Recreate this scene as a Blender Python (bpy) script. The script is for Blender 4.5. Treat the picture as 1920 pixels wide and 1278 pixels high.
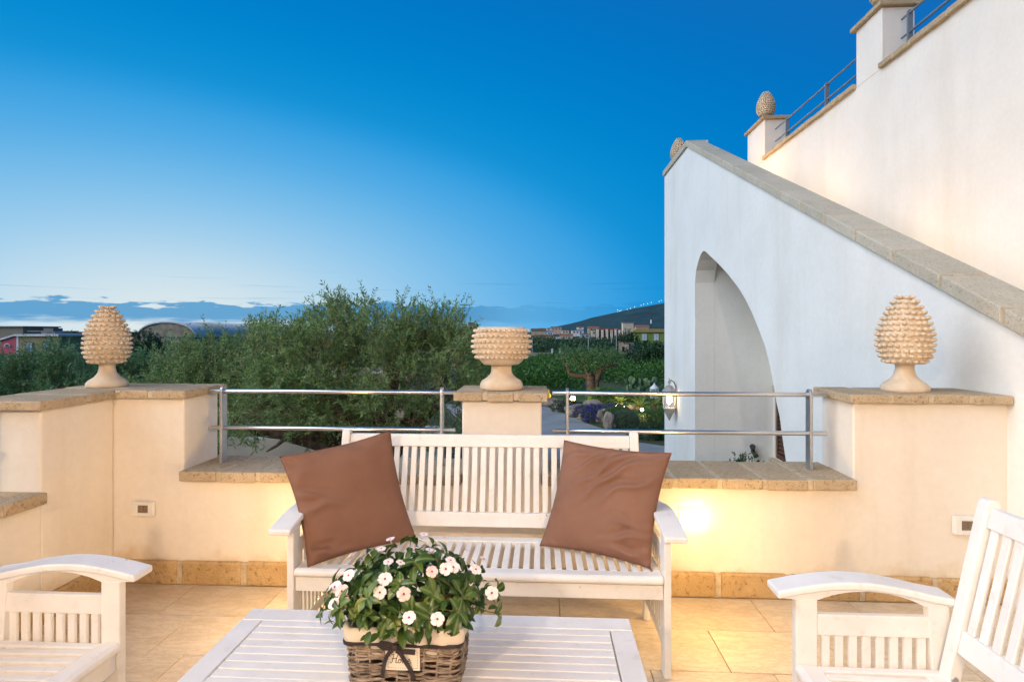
import bpy, bmesh, math, random
import numpy as np
from mathutils import Vector, Matrix, noise as mnoise

for o in list(bpy.data.objects):
    bpy.data.objects.remove(o, do_unlink=True)
scene = bpy.context.scene
COL = scene.collection
R = math.radians
PI = math.pi
random.seed(7)
rng = np.random.default_rng(11)

# ------------------------------------------------------------------ camera
YAW = R(3.1)
FPX = 1040.0            # focal length in pixels of a 1920 wide picture
EYE = 1.40
cd = bpy.data.cameras.new('camera')
cam = bpy.data.objects.new('camera', cd)
COL.objects.link(cam)
cam.location = (0, 0, EYE)
cam.rotation_euler = (R(90), 0, YAW)
cd.sensor_fit = 'HORIZONTAL'
cd.sensor_width = 36.0
cd.lens = 36.0 * FPX / 1920.0
cd.shift_y = -17.0 / 1920.0
cd.clip_start = 0.05
cd.clip_end = 20000
scene.camera = cam

def at(u, v, depth):
    """world point seen at photograph pixel (u, v) at a distance along the view axis"""
    xr = (u - 960) / FPX * depth
    zr = -(v - 622) / FPX * depth
    return Vector((xr * math.cos(YAW) - depth * math.sin(YAW), xr * math.sin(YAW) + depth * math.cos(YAW), EYE + zr))

# ------------------------------------------------------------------ world: dusk sky
world = bpy.data.worlds.new('World')
scene.world = world
world.use_nodes = True
wt = world.node_tree
wt.nodes.clear()
def W(t, **k):
    n = wt.nodes.new(t)
    for a, b in k.items():
        setattr(n, a, b)
    return n
def wl(a, b): wt.links.new(a, b)
def wmath(op, a, b=None, clamp=False):
    n = W('ShaderNodeMath', operation=op, use_clamp=clamp)
    for i, x in enumerate((a, b)):
        if x is None: continue
        if isinstance(x, (int, float)): n.inputs[i].default_value = x
        else: wl(x, n.inputs[i])
    return n.outputs[0]
def wramp(fac, stops, interp='EASE'):
    n = W('ShaderNodeValToRGB')
    n.color_ramp.interpolation = interp
    e = n.color_ramp.elements
    while len(e) < len(stops): e.new(0.5)
    for el, (p, c) in zip(e, stops):
        el.position = p
        el.color = (*c, 1) if len(c) == 3 else c
    wl(fac, n.inputs[0])
    return n.outputs[0]
def wmix(fac, a, b):
    n = W('ShaderNodeMix', data_type='RGBA')
    if isinstance(fac, (int, float)): n.inputs[0].default_value = fac
    else: wl(fac, n.inputs[0])
    for i, x in ((6, a), (7, b)):
        if isinstance(x, tuple): n.inputs[i].default_value = (*x, 1)
        else: wl(x, n.inputs[i])
    return n.outputs[2]
tc = W('ShaderNodeTexCoord')
sx = W('ShaderNodeSeparateXYZ')
wl(tc.outputs['Generated'], sx.inputs[0])
X_, Y_, Z_ = sx.outputs
elev = wmath('MULTIPLY', wmath('ARCSINE', Z_), 180 / PI / 90)           # 0..1 over 0..90 degrees
azim = wmath('ARCTAN2', X_, Y_)                                          # 0 = +Y, negative to the left
# the afterglow: an ellipse of light resting on the horizon about 35 degrees left of the wall's normal
def srgb(*c): return tuple(((x / 255 + 0.055) / 1.055) ** 2.4 if x > 10 else x / 255 / 12.92 for x in c)
ea = wmath('MULTIPLY', wmath('ADD', azim, R(35)), 1 / R(45))
e01 = wmath('MAXIMUM', elev, 0.0)
ee = wmath('MULTIPLY', e01, 90 / 20.0)
tglow = wmath('SQRT', wmath('ADD', wmath('MULTIPLY', ea, ea), wmath('MULTIPLY', ee, ee)))
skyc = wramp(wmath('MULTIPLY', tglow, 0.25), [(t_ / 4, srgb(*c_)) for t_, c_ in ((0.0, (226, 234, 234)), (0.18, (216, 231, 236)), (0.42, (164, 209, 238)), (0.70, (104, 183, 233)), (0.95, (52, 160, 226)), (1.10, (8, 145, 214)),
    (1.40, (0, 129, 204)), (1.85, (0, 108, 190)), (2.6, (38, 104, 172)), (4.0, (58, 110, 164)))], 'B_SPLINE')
gm = wramp(wmath('MULTIPLY', tglow, 0.5), [(0.10, (1, 1, 1)), (0.52, (0, 0, 0))])
# low bank of cloud along the horizon
cv = W('ShaderNodeCombineXYZ')
wl(wmath('MULTIPLY', azim, 26.0), cv.inputs[0])
wl(wmath('MULTIPLY', elev, 260.0), cv.inputs[1])
nz = W('ShaderNodeTexNoise', noise_dimensions='3D')
nz.inputs['Scale'].default_value = 0.9
nz.inputs['Detail'].default_value = 6
nz.inputs['Roughness'].default_value = 0.55
wl(cv.outputs[0], nz.inputs['Vector'])
cv2 = W('ShaderNodeCombineXYZ')
wl(wmath('MULTIPLY', azim, 5.0), cv2.inputs[0])
nz2 = W('ShaderNodeTexNoise')
nz2.inputs['Scale'].default_value = 1.7
nz2.inputs['Detail'].default_value = 5
wl(cv2.outputs[0], nz2.inputs['Vector'])
# bank height wanders with azimuth
bank_top = wmath('MULTIPLY_ADD', nz2.outputs[0], 0.022)
bank_top.node.inputs[2].default_value = 0.0190
wob = wmath('MULTIPLY_ADD', nz.outputs[0], 0.030)
wob.node.inputs[2].default_value = -0.015
etop = wmath('SUBTRACT', wmath('ADD', bank_top, wob), e01)
mtop = wramp(wmath('MULTIPLY', etop, 150.0), [(0.0, (0, 0, 0)), (0.45, (1, 1, 1))])
mbot = wramp(wmath('MULTIPLY', wmath('ADD', e01, wmath('MULTIPLY', wob, 0.5)), 50.0), [(0.30, (0, 0, 0)), (0.75, (1, 1, 1))])
azf = wramp(wmath('MULTIPLY_ADD', azim, 0.5), [(0.0, (1, 1, 1)), (0.40, (1, 1, 1)), (0.50, (0.20,) * 3), (1.0, (0.20,) * 3)])
azf.node.inputs[0].links[0].from_node.inputs[2].default_value = 0.5
bank = wmath('MULTIPLY', wmath('MULTIPLY', wmath('MULTIPLY', mtop, mbot), azf), 0.92)
# thin streaks above the bank
cv3 = W('ShaderNodeCombineXYZ')
wl(wmath('MULTIPLY', azim, 3.0), cv3.inputs[0])
wl(wmath('MULTIPLY', elev, 260.0), cv3.inputs[1])
nz3 = W('ShaderNodeTexNoise')
nz3.inputs['Scale'].default_value = 1.1
nz3.inputs['Detail'].default_value = 4
wl(cv3.outputs[0], nz3.inputs['Vector'])
strk = wramp(nz3.outputs[0], [(0.60, (0, 0, 0)), (0.72, (1, 1, 1))])
sband = wramp(e01, [(0.02, (0, 0, 0)), (0.035, (1, 1, 1)), (0.05, (0.6,) * 3), (0.07, (0, 0, 0))])
streak = wmath('MULTIPLY', wmath('MULTIPLY', strk, sband), 0.45)
cl_col = wmix(gm, srgb(10, 112, 172), srgb(84, 158, 208))
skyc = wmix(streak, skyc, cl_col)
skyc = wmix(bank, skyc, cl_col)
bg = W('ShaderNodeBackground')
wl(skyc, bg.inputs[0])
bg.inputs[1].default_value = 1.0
wo = W('ShaderNodeOutputWorld')
wl(bg.outputs[0], wo.inputs[0])

# the last broad glow of the set sun, from the left
sl = bpy.data.lights.new('sun', 'SUN')
sl.energy = 3.1
sl.angle = R(60)
sl.color = (0.93, 0.97, 1.0)
sun = bpy.data.objects.new('sun', sl)
COL.objects.link(sun)
sun.rotation_euler = Vector((0.80, 0.36, -0.56)).to_track_quat('-Z', 'Y').to_euler()

scene.render.engine = 'CYCLES'
scene.view_settings.view_transform = 'Standard'
scene.view_settings.look = 'None'
scene.view_settings.gamma = 1
scene.view_settings.exposure = 0.0
scene.view_settings.use_curve_mapping = False

WARM = (1.0, 0.60, 0.27)
WARM2 = (1.0, 0.70, 0.42)

# ------------------------------------------------------------------ materials
def N(nt, t, **k):
    n = nt.nodes.new(t)
    for a, b in k.items(): setattr(n, a, b)
    return n
def new_mat(name):
    m = bpy.data.materials.new(name)
    m.use_nodes = True
    return m, m.node_tree, m.node_tree.nodes['Principled BSDF']
def coords(nt, jitter=False):
    t = N(nt, 'ShaderNodeTexCoord')
    if not jitter: return t.outputs['Object']
    oi = N(nt, 'ShaderNodeObjectInfo')
    mu = N(nt, 'ShaderNodeMath', operation='MULTIPLY'); mu.inputs[1].default_value = 37.0
    nt.links.new(oi.outputs['Random'], mu.inputs[0])
    ad = N(nt, 'ShaderNodeVectorMath', operation='ADD')
    nt.links.new(t.outputs['Object'], ad.inputs[0]); nt.links.new(mu.outputs[0], ad.inputs[1])
    return ad.outputs[0]
def ntex(nt, vec, scale, detail=4, rough=0.55, stretch=None):
    n = N(nt, 'ShaderNodeTexNoise')
    n.inputs['Scale'].default_value = scale; n.inputs['Detail'].default_value = detail; n.inputs['Roughness'].default_value = rough
    if stretch:
        mp = N(nt, 'ShaderNodeMapping'); mp.inputs['Scale'].default_value = stretch
        nt.links.new(vec, mp.inputs[0]); vec = mp.outputs[0]
    nt.links.new(vec, n.inputs['Vector'])
    return n.outputs[0]
def ramp(nt, fac, stops):
    n = N(nt, 'ShaderNodeValToRGB')
    e = n.color_ramp.elements
    while len(e) < len(stops): e.new(0.5)
    for el, (p, c) in zip(e, stops):
        el.position = p; el.color = (*c, 1)
    nt.links.new(fac, n.inputs[0])
    return n.outputs[0]
def mixc(nt, fac, a, b, mode='MIX'):
    n = N(nt, 'ShaderNodeMix', data_type='RGBA', blend_type=mode)
    if isinstance(fac, (int, float)): n.inputs[0].default_value = fac
    else: nt.links.new(fac, n.inputs[0])
    for i, x in ((6, a), (7, b)):
        if isinstance(x, tuple): n.inputs[i].default_value = (*x, 1)
        else: nt.links.new(x, n.inputs[i])
    return n.outputs[2]
def bump(nt, p, h, strength, dist):
    b = N(nt, 'ShaderNodeBump'); b.inputs['Strength'].default_value = strength; b.inputs['Distance'].default_value = dist
    nt.links.new(h, b.inputs['Height']); nt.links.new(b.outputs[0], p.inputs['Normal'])
def vary(name, c1, c2, scale=3.0, rough=0.7, bscale=0, bstr=0.3, bdist=0.004, jitter=False, stretch=None, detail=5, lo=0.35, hi=0.65, spec=0.4, metal=0.0):
    m, nt, p = new_mat(name)
    v = coords(nt, jitter)
    c = ramp(nt, ntex(nt, v, scale, detail, 0.6, stretch), [(lo, c1), (hi, c2)])
    nt.links.new(c, p.inputs['Base Color'])
    p.inputs['Roughness'].default_value = rough
    p.inputs['Specular IOR Level'].default_value = spec
    p.inputs['Metallic'].default_value = metal
    if bscale: bump(nt, p, ntex(nt, v, bscale, 5, 0.65, stretch), bstr, bdist)
    return m
def emit(name, col, s):
    m = bpy.data.materials.new(name); m.use_nodes = True
    nt = m.node_tree; nt.nodes.clear()
    e = N(nt, 'ShaderNodeEmission'); e.inputs[0].default_value = (*col, 1); e.inputs[1].default_value = s
    o = N(nt, 'ShaderNodeOutputMaterial'); nt.links.new(e.outputs[0], o.inputs[0])
    return m

def stucco_mat(name, a, b, stain, damp=False):
    m, nt, p = new_mat(name)
    v = coords(nt)
    base = ramp(nt, ntex(nt, v, 1.3, 6, 0.6), [(0.35, a), (0.68, b)])
    fine = ramp(nt, ntex(nt, v, 26, 4, 0.6), [(0.3, (0.955, 0.95, 0.94)), (0.7, (1, 1, 1))])
    c = mixc(nt, 1.0, base, fine, 'MULTIPLY')
    if stain:
        # rain streaks and damp marks with a shape of their own
        s = ramp(nt, ntex(nt, v, 2.2, 5, 0.6, (1, 1, 0.12)), [(0.50, (0, 0, 0)), (0.78, (1, 1, 1))])
        c = mixc(nt, s, c, mixc(nt, 1.0, c, (0.87, 0.84, 0.79) if damp else (0.91, 0.89, 0.86), 'MULTIPLY'))
    if damp:
        sp = N(nt, 'ShaderNodeSeparateXYZ'); nt.links.new(N(nt, 'ShaderNodeNewGeometry').outputs['Position'], sp.inputs[0])
        dn = ntex(nt, v, 4.5, 5, 0.6)
        a1 = N(nt, 'ShaderNodeMath', operation='MULTIPLY_ADD'); nt.links.new(dn, a1.inputs[0]); a1.inputs[1].default_value = 0.46; a1.inputs[2].default_value = -0.06
        d1 = N(nt, 'ShaderNodeMath', operation='SUBTRACT'); nt.links.new(a1.outputs[0], d1.inputs[0]); nt.links.new(sp.outputs[2], d1.inputs[1])
        d2 = N(nt, 'ShaderNodeMath', operation='ABSOLUTE'); nt.links.new(sp.outputs[2], d2.inputs[0])
        dd = ramp(nt, d1.outputs[0], [(0.0, (0, 0, 0)), (0.12, (1, 1, 1))])
        c = mixc(nt, dd, c, mixc(nt, 1.0, c, (0.84, 0.72, 0.55), 'MULTIPLY'))
    nt.links.new(c, p.inputs['Base Color'])
    p.inputs['Roughness'].default_value = 0.9
    p.inputs['Specular IOR Level'].default_value = 0.15
    h = N(nt, 'ShaderNodeMath', operation='ADD')
    nt.links.new(ntex(nt, v, 90, 4, 0.7), h.inputs[0]); nt.links.new(ntex(nt, v, 6, 4, 0.6, (1, 1, 1.6)), h.inputs[1])
    bump(nt, p, h.outputs[0], 0.24, 0.006)
    return m

def stone_mat(name, a, b, dark, pit=55):
    m, nt, p = new_mat(name)
    v = coords(nt, True)
    c = ramp(nt, ntex(nt, v, 5, 6, 0.65), [(0.3, a), (0.7, b)])
    pits = ramp(nt, ntex(nt, v, pit, 3, 0.7), [(0.30, (0, 0, 0)), (0.46, (1, 1, 1))])
    c = mixc(nt, pits, dark, c)
    gr = ramp(nt, ntex(nt, v, 220, 2, 0.5), [(0.3, (0.80,) * 3), (0.7, (1.12,) * 3)])
    c = mixc(nt, 1.0, c, gr, 'MULTIPLY')
    oi = N(nt, 'ShaderNodeObjectInfo')
    tint = ramp(nt, oi.outputs['Random'], [(0.0, (0.93, 0.92, 0.90)), (1.0, (1.05, 1.04, 1.03))])
    c = mixc(nt, 1.0, c, tint, 'MULTIPLY')
    nt.links.new(c, p.inputs['Base Color'])
    p.inputs['Roughness'].default_value = 0.92
    p.inputs['Specular IOR Level'].default_value = 0.15
    h = N(nt, 'ShaderNodeMath', operation='MULTIPLY_ADD'); h.inputs[1].default_value = 0.7
    nt.links.new(pits, h.inputs[0]); nt.links.new(ntex(nt, v, 120, 3, 0.6), h.inputs[2])
    bump(nt, p, h.outputs[0], 0.6, 0.004)
    return m

def leaf_mat(name, dark, light, rough=0.45, trans=0.25, rib=False):
    m, nt, p = new_mat(name)
    g = N(nt, 'ShaderNodeNewGeometry')
    c = ramp(nt, g.outputs['Random Per Island'], [(0.05, dark), (0.95, light)])
    nt.links.new(c, p.inputs['Base Color'])
    p.inputs['Roughness'].default_value = rough
    p.inputs['Specular IOR Level'].default_value = 0.4
    tr = N(nt, 'ShaderNodeBsdfTranslucent'); nt.links.new(c, tr.inputs[0])
    mx = N(nt, 'ShaderNodeMixShader'); mx.inputs[0].default_value = trans
    nt.links.new(p.outputs[0], mx.inputs[1]); nt.links.new(tr.outputs[0], mx.inputs[2])
    nt.links.new(mx.outputs[0], nt.nodes['Material Output'].inputs[0])
    return m

M = {}
M['stucco'] = stucco_mat('stucco', (0.755, 0.69, 0.60), (0.82, 0.765, 0.685), True, True)
M['stucco_house'] = stucco_mat('house_stucco', (0.76, 0.71, 0.635), (0.82, 0.775, 0.71), True)
M['stucco_pale'] = stucco_mat('pale_stucco', (0.775, 0.77, 0.73), (0.84, 0.835, 0.80), True)
M['cap'] = stone_mat('tufa_cap_stone', (0.40, 0.31, 0.20), (0.52, 0.42, 0.29), (0.24, 0.17, 0.10))
M['capgrey'] = stone_mat('weathered_cap_stone', (0.47, 0.43, 0.345), (0.56, 0.515, 0.425), (0.36, 0.32, 0.245))
M['skirt'] = stone_mat('skirting_stone', (0.42, 0.28, 0.13), (0.54, 0.39, 0.21), (0.28, 0.17, 0.07), 34)
M['mortar'] = vary('mortar', (0.40, 0.32, 0.215), (0.55, 0.46, 0.33), 30, 0.95, 90, 0.5, 0.003, spec=0.1)
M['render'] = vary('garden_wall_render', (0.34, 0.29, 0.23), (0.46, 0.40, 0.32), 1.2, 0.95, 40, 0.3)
M['paint'] = vary('white_painted_wood', (0.76, 0.735, 0.70), (0.83, 0.81, 0.785), 7, 0.42, 60, 0.10, 0.002, True, (1, 1, 0.3))
def paint_mat():
    m, nt, p = new_mat('white_painted_wood')
    v = coords(nt, True)
    c = ramp(nt, ntex(nt, v, 7, 5), [(0.35, (0.76, 0.74, 0.71)), (0.65, (0.83, 0.815, 0.79))])
    grime = ramp(nt, ntex(nt, v, 24, 6, 0.7), [(0.56, (1, 1, 1)), (0.74, (0.88, 0.84, 0.78))])
    c = mixc(nt, 1.0, c, grime, 'MULTIPLY')
    a = ntex(nt, v, 95, 3, 0.6); b = ntex(nt, v, 6.5, 2, 0.5)
    mu = N(nt, 'ShaderNodeMath', operation='MULTIPLY'); nt.links.new(a, mu.inputs[0]); nt.links.new(b, mu.inputs[1])
    chip = ramp(nt, mu.outputs[0], [(0.490, (0, 0, 0)), (0.500, (1, 1, 1))])
    c = mixc(nt, chip, c, (0.22, 0.15, 0.09))
    nt.links.new(c, p.inputs['Base Color'])
    nt.links.new(ramp(nt, ntex(nt, v, 14, 4), [(0.3, (0.36,) * 3), (0.7, (0.58,) * 3)]), p.inputs['Roughness'])
    p.inputs['Specular IOR Level'].default_value = 0.4
    bump(nt, p, ntex(nt, v, 48, 5, 0.65), 0.16, 0.002)
    return m
M['paint'] = paint_mat()
M['steel'] = vary('brushed_steel', (0.62, 0.62, 0.63), (0.68, 0.68, 0.68), 12, 0.28, metal=1.0)
M['steelpost'] = vary('galvanised_steel', (0.42, 0.43, 0.45), (0.55, 0.56, 0.57), 9, 0.45, metal=0.85)
M['cushion'] = vary('brown_cotton', (0.200, 0.108, 0.076), (0.228, 0.125, 0.089), 5, 0.95, 520, 0.30, 0.0010, spec=0.05)
M['ceramic'] = vary('sandy_ceramic', (0.57, 0.44, 0.30), (0.70, 0.58, 0.43), 9, 0.72, 70, 0.22, 0.003)
M['white_plastic'] = vary('white_plastic', (0.74, 0.72, 0.68), (0.78, 0.76, 0.73), 4, 0.4)
M['brown_plastic'] = vary('brown_plastic', (0.17, 0.12, 0.075), (0.22, 0.16, 0.10), 4, 0.35)
M['black'] = vary('black_metal', (0.012, 0.012, 0.013), (0.03, 0.028, 0.027), 12, 0.5)
M['willow'] = vary('willow', (0.070, 0.048, 0.034), (0.33, 0.26, 0.20), 34, 0.75, 120, 0.4, 0.002, stretch=(1, 1, 3))
M['linen'] = vary('cream_linen', (0.60, 0.52, 0.42), (0.70, 0.62, 0.52), 14, 0.9, 300, 0.2, 0.001)
M['ribbon'] = vary('dark_ribbon', (0.016, 0.010, 0.010), (0.030, 0.019, 0.017), 20, 0.5)
M['card'] = vary('cream_card', (0.66, 0.58, 0.46), (0.74, 0.66, 0.55), 20, 0.8)
M['ink'] = vary('ink', (0.03, 0.022, 0.018), (0.05, 0.04, 0.03), 20, 0.8)
M['soil'] = vary('dark_soil', (0.012, 0.008, 0.006), (0.045, 0.028, 0.018), 60, 0.95, 80, 0.8, 0.01)
M['terracotta'] = vary('terracotta', (0.45, 0.13, 0.045), (0.55, 0.18, 0.07), 10, 0.75)
M['potbrown'] = vary('dark_pot', (0.025, 0.014, 0.010), (0.05, 0.03, 0.02), 10, 0.5)
M['petal'] = vary('pale_petal', (0.78, 0.66, 0.64), (0.84, 0.80, 0.77), 40, 0.6)
M['petalpink'] = vary('pink_petal', (0.78, 0.48, 0.44), (0.82, 0.62, 0.58), 40, 0.6)
M['eye'] = vary('red_flower_eye', (0.35, 0.005, 0.03), (0.45, 0.02, 0.05), 60, 0.6)
M['stem'] = vary('green_stem', (0.10, 0.13, 0.03), (0.16, 0.19, 0.05), 20, 0.6)
M['bark'] = vary('olive_bark', (0.05, 0.035, 0.024), (0.17, 0.125, 0.085), 14, 0.95, 22, 0.9, 0.03, stretch=(1, 1, 0.35))
M['twig'] = vary('olive_twig', (0.20, 0.17, 0.09), (0.34, 0.30, 0.18), 6, 0.9)
M['oliveleaf'] = leaf_mat('olive_leaf', (0.085, 0.20, 0.068), (0.37, 0.48, 0.17), trans=0.45)
M['oliveleaf2'] = leaf_mat('grey_olive_leaf', (0.065, 0.18, 0.075), (0.22, 0.35, 0.14), trans=0.4)
M['citrus'] = leaf_mat('citrus_leaf', (0.030, 0.110, 0.018), (0.12, 0.24, 0.040), trans=0.35)
M['darkleaf'] = leaf_mat('dark_evergreen_leaf', (0.022, 0.065, 0.026), (0.070, 0.130, 0.050))
M['shrub'] = leaf_mat('garden_shrub_leaf', (0.040, 0.115, 0.022), (0.12, 0.22, 0.055))
M['silver'] = leaf_mat('silver_shrub_leaf', (0.085, 0.13, 0.075), (0.16, 0.22, 0.12))
M['purple'] = leaf_mat('purple_petal', (0.085, 0.050, 0.26), (0.20, 0.13, 0.46))
M['frond'] = leaf_mat('cycad_frond', (0.10, 0.18, 0.03), (0.24, 0.32, 0.07))
M['cactus'] = vary('cactus_skin', (0.06, 0.12, 0.05), (0.11, 0.18, 0.08), 6, 0.6)
M['rock'] = vary('garden_rock', (0.16, 0.125, 0.095), (0.36, 0.30, 0.245), 2.6, 0.95, 9, 0.8, 0.05)
M['ground'] = vary('ground_earth', (0.030, 0.048, 0.018), (0.085, 0.085, 0.04), 0.12, 0.98, 0.8, 0.5, 0.2)
M['lawn'] = vary('lawn', (0.025, 0.07, 0.012), (0.06, 0.13, 0.025), 2.5, 0.95, 40, 0.8, 0.03)
M['path'] = vary('grey_path', (0.24, 0.235, 0.225), (0.33, 0.32, 0.305), 0.6, 0.85, 14, 0.3, 0.01)
M['hill'] = vary('hazy_hillside', (0.010, 0.042, 0.048), (0.028, 0.074, 0.076), 0.006, 0.98, 0.02, 0.6, 20)  # distance haze is put into the hill's colour as blue-green
M['white_rail'] = M['steelpost']

def tile_mat():
    m, nt, p = new_mat('travertine_tile')
    v = coords(nt, True)
    c = ramp(nt, ntex(nt, v, 3.2, 7, 0.62, (1, 2.6, 1)), [(0.28, (0.58, 0.475, 0.335)), (0.50, (0.655, 0.555, 0.415)), (0.72, (0.71, 0.62, 0.485))])
    vein = ramp(nt, ntex(nt, v, 9, 8, 0.7, (1, 3.2, 1)), [(0.44, (1, 1, 1)), (0.50, (0.78, 0.70, 0.60)), (0.55, (1, 1, 1))])
    c = mixc(nt, 0.7, c, vein, 'MULTIPLY')
    oi = N(nt, 'ShaderNodeObjectInfo')
    c = mixc(nt, 1.0, c, ramp(nt, oi.outputs['Random'], [(0, (0.90, 0.88, 0.85)), (1, (1.06, 1.05, 1.05))]), 'MULTIPLY')
    nt.links.new(c, p.inputs['Base Color'])
    r = ramp(nt, ntex(nt, v, 6, 4), [(0.3, (0.30,) * 3), (0.7, (0.48,) * 3)])
    nt.links.new(r, p.inputs['Roughness'])
    bump(nt, p, ntex(nt, v, 30, 5, 0.6, (1, 2.0, 1)), 0.12, 0.004)
    return m
M['tile'] = tile_mat()
M['grout'] = vary('grout', (0.56, 0.47, 0.34), (0.66, 0.57, 0.43), 30, 0.95)

def flowerleaf_mat():
    m, nt, p = new_mat('glossy_periwinkle_leaf')
    t = N(nt, 'ShaderNodeTexCoord')
    s = N(nt, 'ShaderNodeSeparateXYZ'); nt.links.new(t.outputs['Object'], s.inputs[0])
    ab = N(nt, 'ShaderNodeMath', operation='ABSOLUTE'); nt.links.new(s.outputs[0], ab.inputs[0])
    oi = N(nt, 'ShaderNodeObjectInfo')
    c = ramp(nt, oi.outputs['Random'], [(0.0, (0.024, 0.060, 0.008)), (0.6, (0.055, 0.120, 0.014)), (0.92, (0.105, 0.165, 0.022)), (1.0, (0.22, 0.23, 0.045))])
    rib = ramp(nt, ab.outputs[0], [(0.0006, (1, 1, 1)), (0.0018, (0, 0, 0))])
    c = mixc(nt, rib, c, (0.16, 0.23, 0.07))
    nt.links.new(c, p.inputs['Base Color'])
    p.inputs['Roughness'].default_value = 0.33
    tr = N(nt, 'ShaderNodeBsdfTranslucent'); nt.links.new(c, tr.inputs[0])
    mx = N(nt, 'ShaderNodeMixShader'); mx.inputs[0].default_value = 0.2
    nt.links.new(p.outputs[0], mx.inputs[1]); nt.links.new(tr.outputs[0], mx.inputs[2])
    nt.links.new(mx.outputs[0], nt.nodes['Material Output'].inputs[0])
    return m
M['pleaf'] = flowerleaf_mat()
M['lamp_glass'] = emit('lit_lamp_glass', (1.0, 0.78, 0.44), 9)
M['bulb'] = emit('lit_bulb', (1.0, 0.70, 0.38), 40)
M['spotglow'] = emit('lit_garden_spot', (1.0, 0.68, 0.28), 60)
M['farlight'] = emit('far_street_light', (1.0, 0.80, 0.70), 4)
mg, ntg, pg = new_mat('clear_glass')
pg.inputs['Transmission Weight'].default_value = 1.0
pg.inputs['Roughness'].default_value = 0.02
pg.inputs['IOR'].default_value = 1.05
M['glass'] = mg
def plain(name, c, rough=0.9, d=0.82, scale=0.9):
    k = 'wall ' + name
    if k not in M:
        M[k] = vary(name, tuple(x * d for x in c), c, scale, rough)
    return M[k]

# ------------------------------------------------------------------ geometry helpers
class MB:
    def __init__(s): s.v = []; s.f = []
    def add(s, vs, fs):
        b = len(s.v)
        s.v += [tuple(p) for p in vs]
        s.f += [tuple(i + b for i in f) for f in fs]
        return s
    def box(s, x0, x1, y0, y1, z0, z1):
        vs = [(x0, y0, z0), (x1, y0, z0), (x1, y1, z0), (x0, y1, z0), (x0, y0, z1), (x1, y0, z1), (x1, y1, z1), (x0, y1, z1)]
        return s.add(vs, [(3, 2, 1, 0), (4, 5, 6, 7), (0, 1, 5, 4), (1, 2, 6, 5), (2, 3, 7, 6), (3, 0, 4, 7)])
    def prism(s, poly, axis, a, b):
        """extrude 2-D polygon along axis 'x','y' or 'z' from a to b. poly: (y,z) (x,z) (x,y)"""
        def P(p, t):
            return (t, p[0], p[1]) if axis == 'x' else ((p[0], t, p[1]) if axis == 'y' else (p[0], p[1], t))
        n = len(poly)
        vs = [P(p, a) for p in poly] + [P(p, b) for p in poly]
        fs = [tuple(range(n - 1, -1, -1)), tuple(range(n, 2 * n))] + [(i, (i + 1) % n, n + (i + 1) % n, n + i) for i in range(n)]
        return s.add(vs, fs)
    def tube(s, path, rad, sides=6, closed=False, cap=True):
        P = [Vector(p) for p in path]; n = len(P)
        rs = rad if isinstance(rad, (list, tuple)) else [rad] * n
        up = None; rings = []
        for i in range(n):
            if closed: t = P[(i + 1) % n] - P[i - 1]
            else: t = P[min(i + 1, n - 1)] - P[max(i - 1, 0)]
            if t.length < 1e-9: t = Vector((0, 0, 1))
            t.normalize()
            if up is None:
                up = Vector((0, 0, 1)) if abs(t.z) < 0.9 else Vector((1, 0, 0))
            a = t.cross(up)
            if a.length < 1e-6: a = t.orthogonal()
            a.normalize(); b = a.cross(t); b.normalize(); up = b
            rings.append([P[i] + (a * math.cos(2 * PI * k / sides) + b * math.sin(2 * PI * k / sides)) * rs[i] for k in range(sides)])
        vs = [q for r in rings for q in r]; fs = []
        for i in range(n if closed else n - 1):
            j = (i + 1) % n
            for k in range(sides):
                l = (k + 1) % sides
                fs.append((i * sides + k, i * sides + l, j * sides + l, j * sides + k))
        if cap and not closed:
            fs.append(tuple(range(sides - 1, -1, -1))); fs.append(tuple((n - 1) * sides + k for k in range(sides)))
        return s.add(vs, fs)
    def lathe(s, prof, seg=32, c=(0, 0, 0)):
        vs = []; fs = []
        for (r, z) in prof:
            for k in range(seg):
                a = 2 * PI * k / seg
                vs.append((c[0] + r * math.cos(a), c[1] + r * math.sin(a), c[2] + z))
        for i in range(len(prof) - 1):
            for k in range(seg):
                l = (k + 1) % seg
                fs.append((i * seg + k, i * seg + l, (i + 1) * seg + l, (i + 1) * seg + k))
        return s.add(vs, fs)
    def ball(s, c, r, seg=8, rings=5):
        rx, ry, rz = (r, r, r) if isinstance(r, (int, float)) else r
        vs = [(c[0], c[1], c[2] - rz)]; fs = []
        for i in range(1, rings):
            t = -PI / 2 + PI * i / rings
            for k in range(seg):
                a = 2 * PI * k / seg
                vs.append((c[0] + rx * math.cos(t) * math.cos(a), c[1] + ry * math.cos(t) * math.sin(a), c[2] + rz * math.sin(t)))
        vs.append((c[0], c[1], c[2] + rz)); top = len(vs) - 1
        for k in range(seg):
            l = (k + 1) % seg
            fs.append((0, 1 + l, 1 + k))
            for i in range(rings - 2):
                a = 1 + i * seg
                fs.append((a + k, a + l, a + seg + l, a + seg + k))
            a = 1 + (rings - 2) * seg
            fs.append((a + k, a + l, top))
        return s.add(vs, fs)
    def mesh(s, name, mat, off=None, smooth=False, recalc=False):
        me = bpy.data.meshes.new(name)
        vs = s.v
        if off is not None: vs = [(p[0] - off[0], p[1] - off[1], p[2] - off[2]) for p in vs]
        me.from_pydata(vs, [], s.f)
        if recalc:
            bm = bmesh.new(); bm.from_mesh(me); bmesh.ops.recalc_face_normals(bm, faces=bm.faces); bm.to_mesh(me); bm.free()
        if mat: me.materials.append(mat)
        if smooth: me.polygons.foreach_set('use_smooth', [True] * len(me.polygons))
        me.update()
        return me

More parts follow.
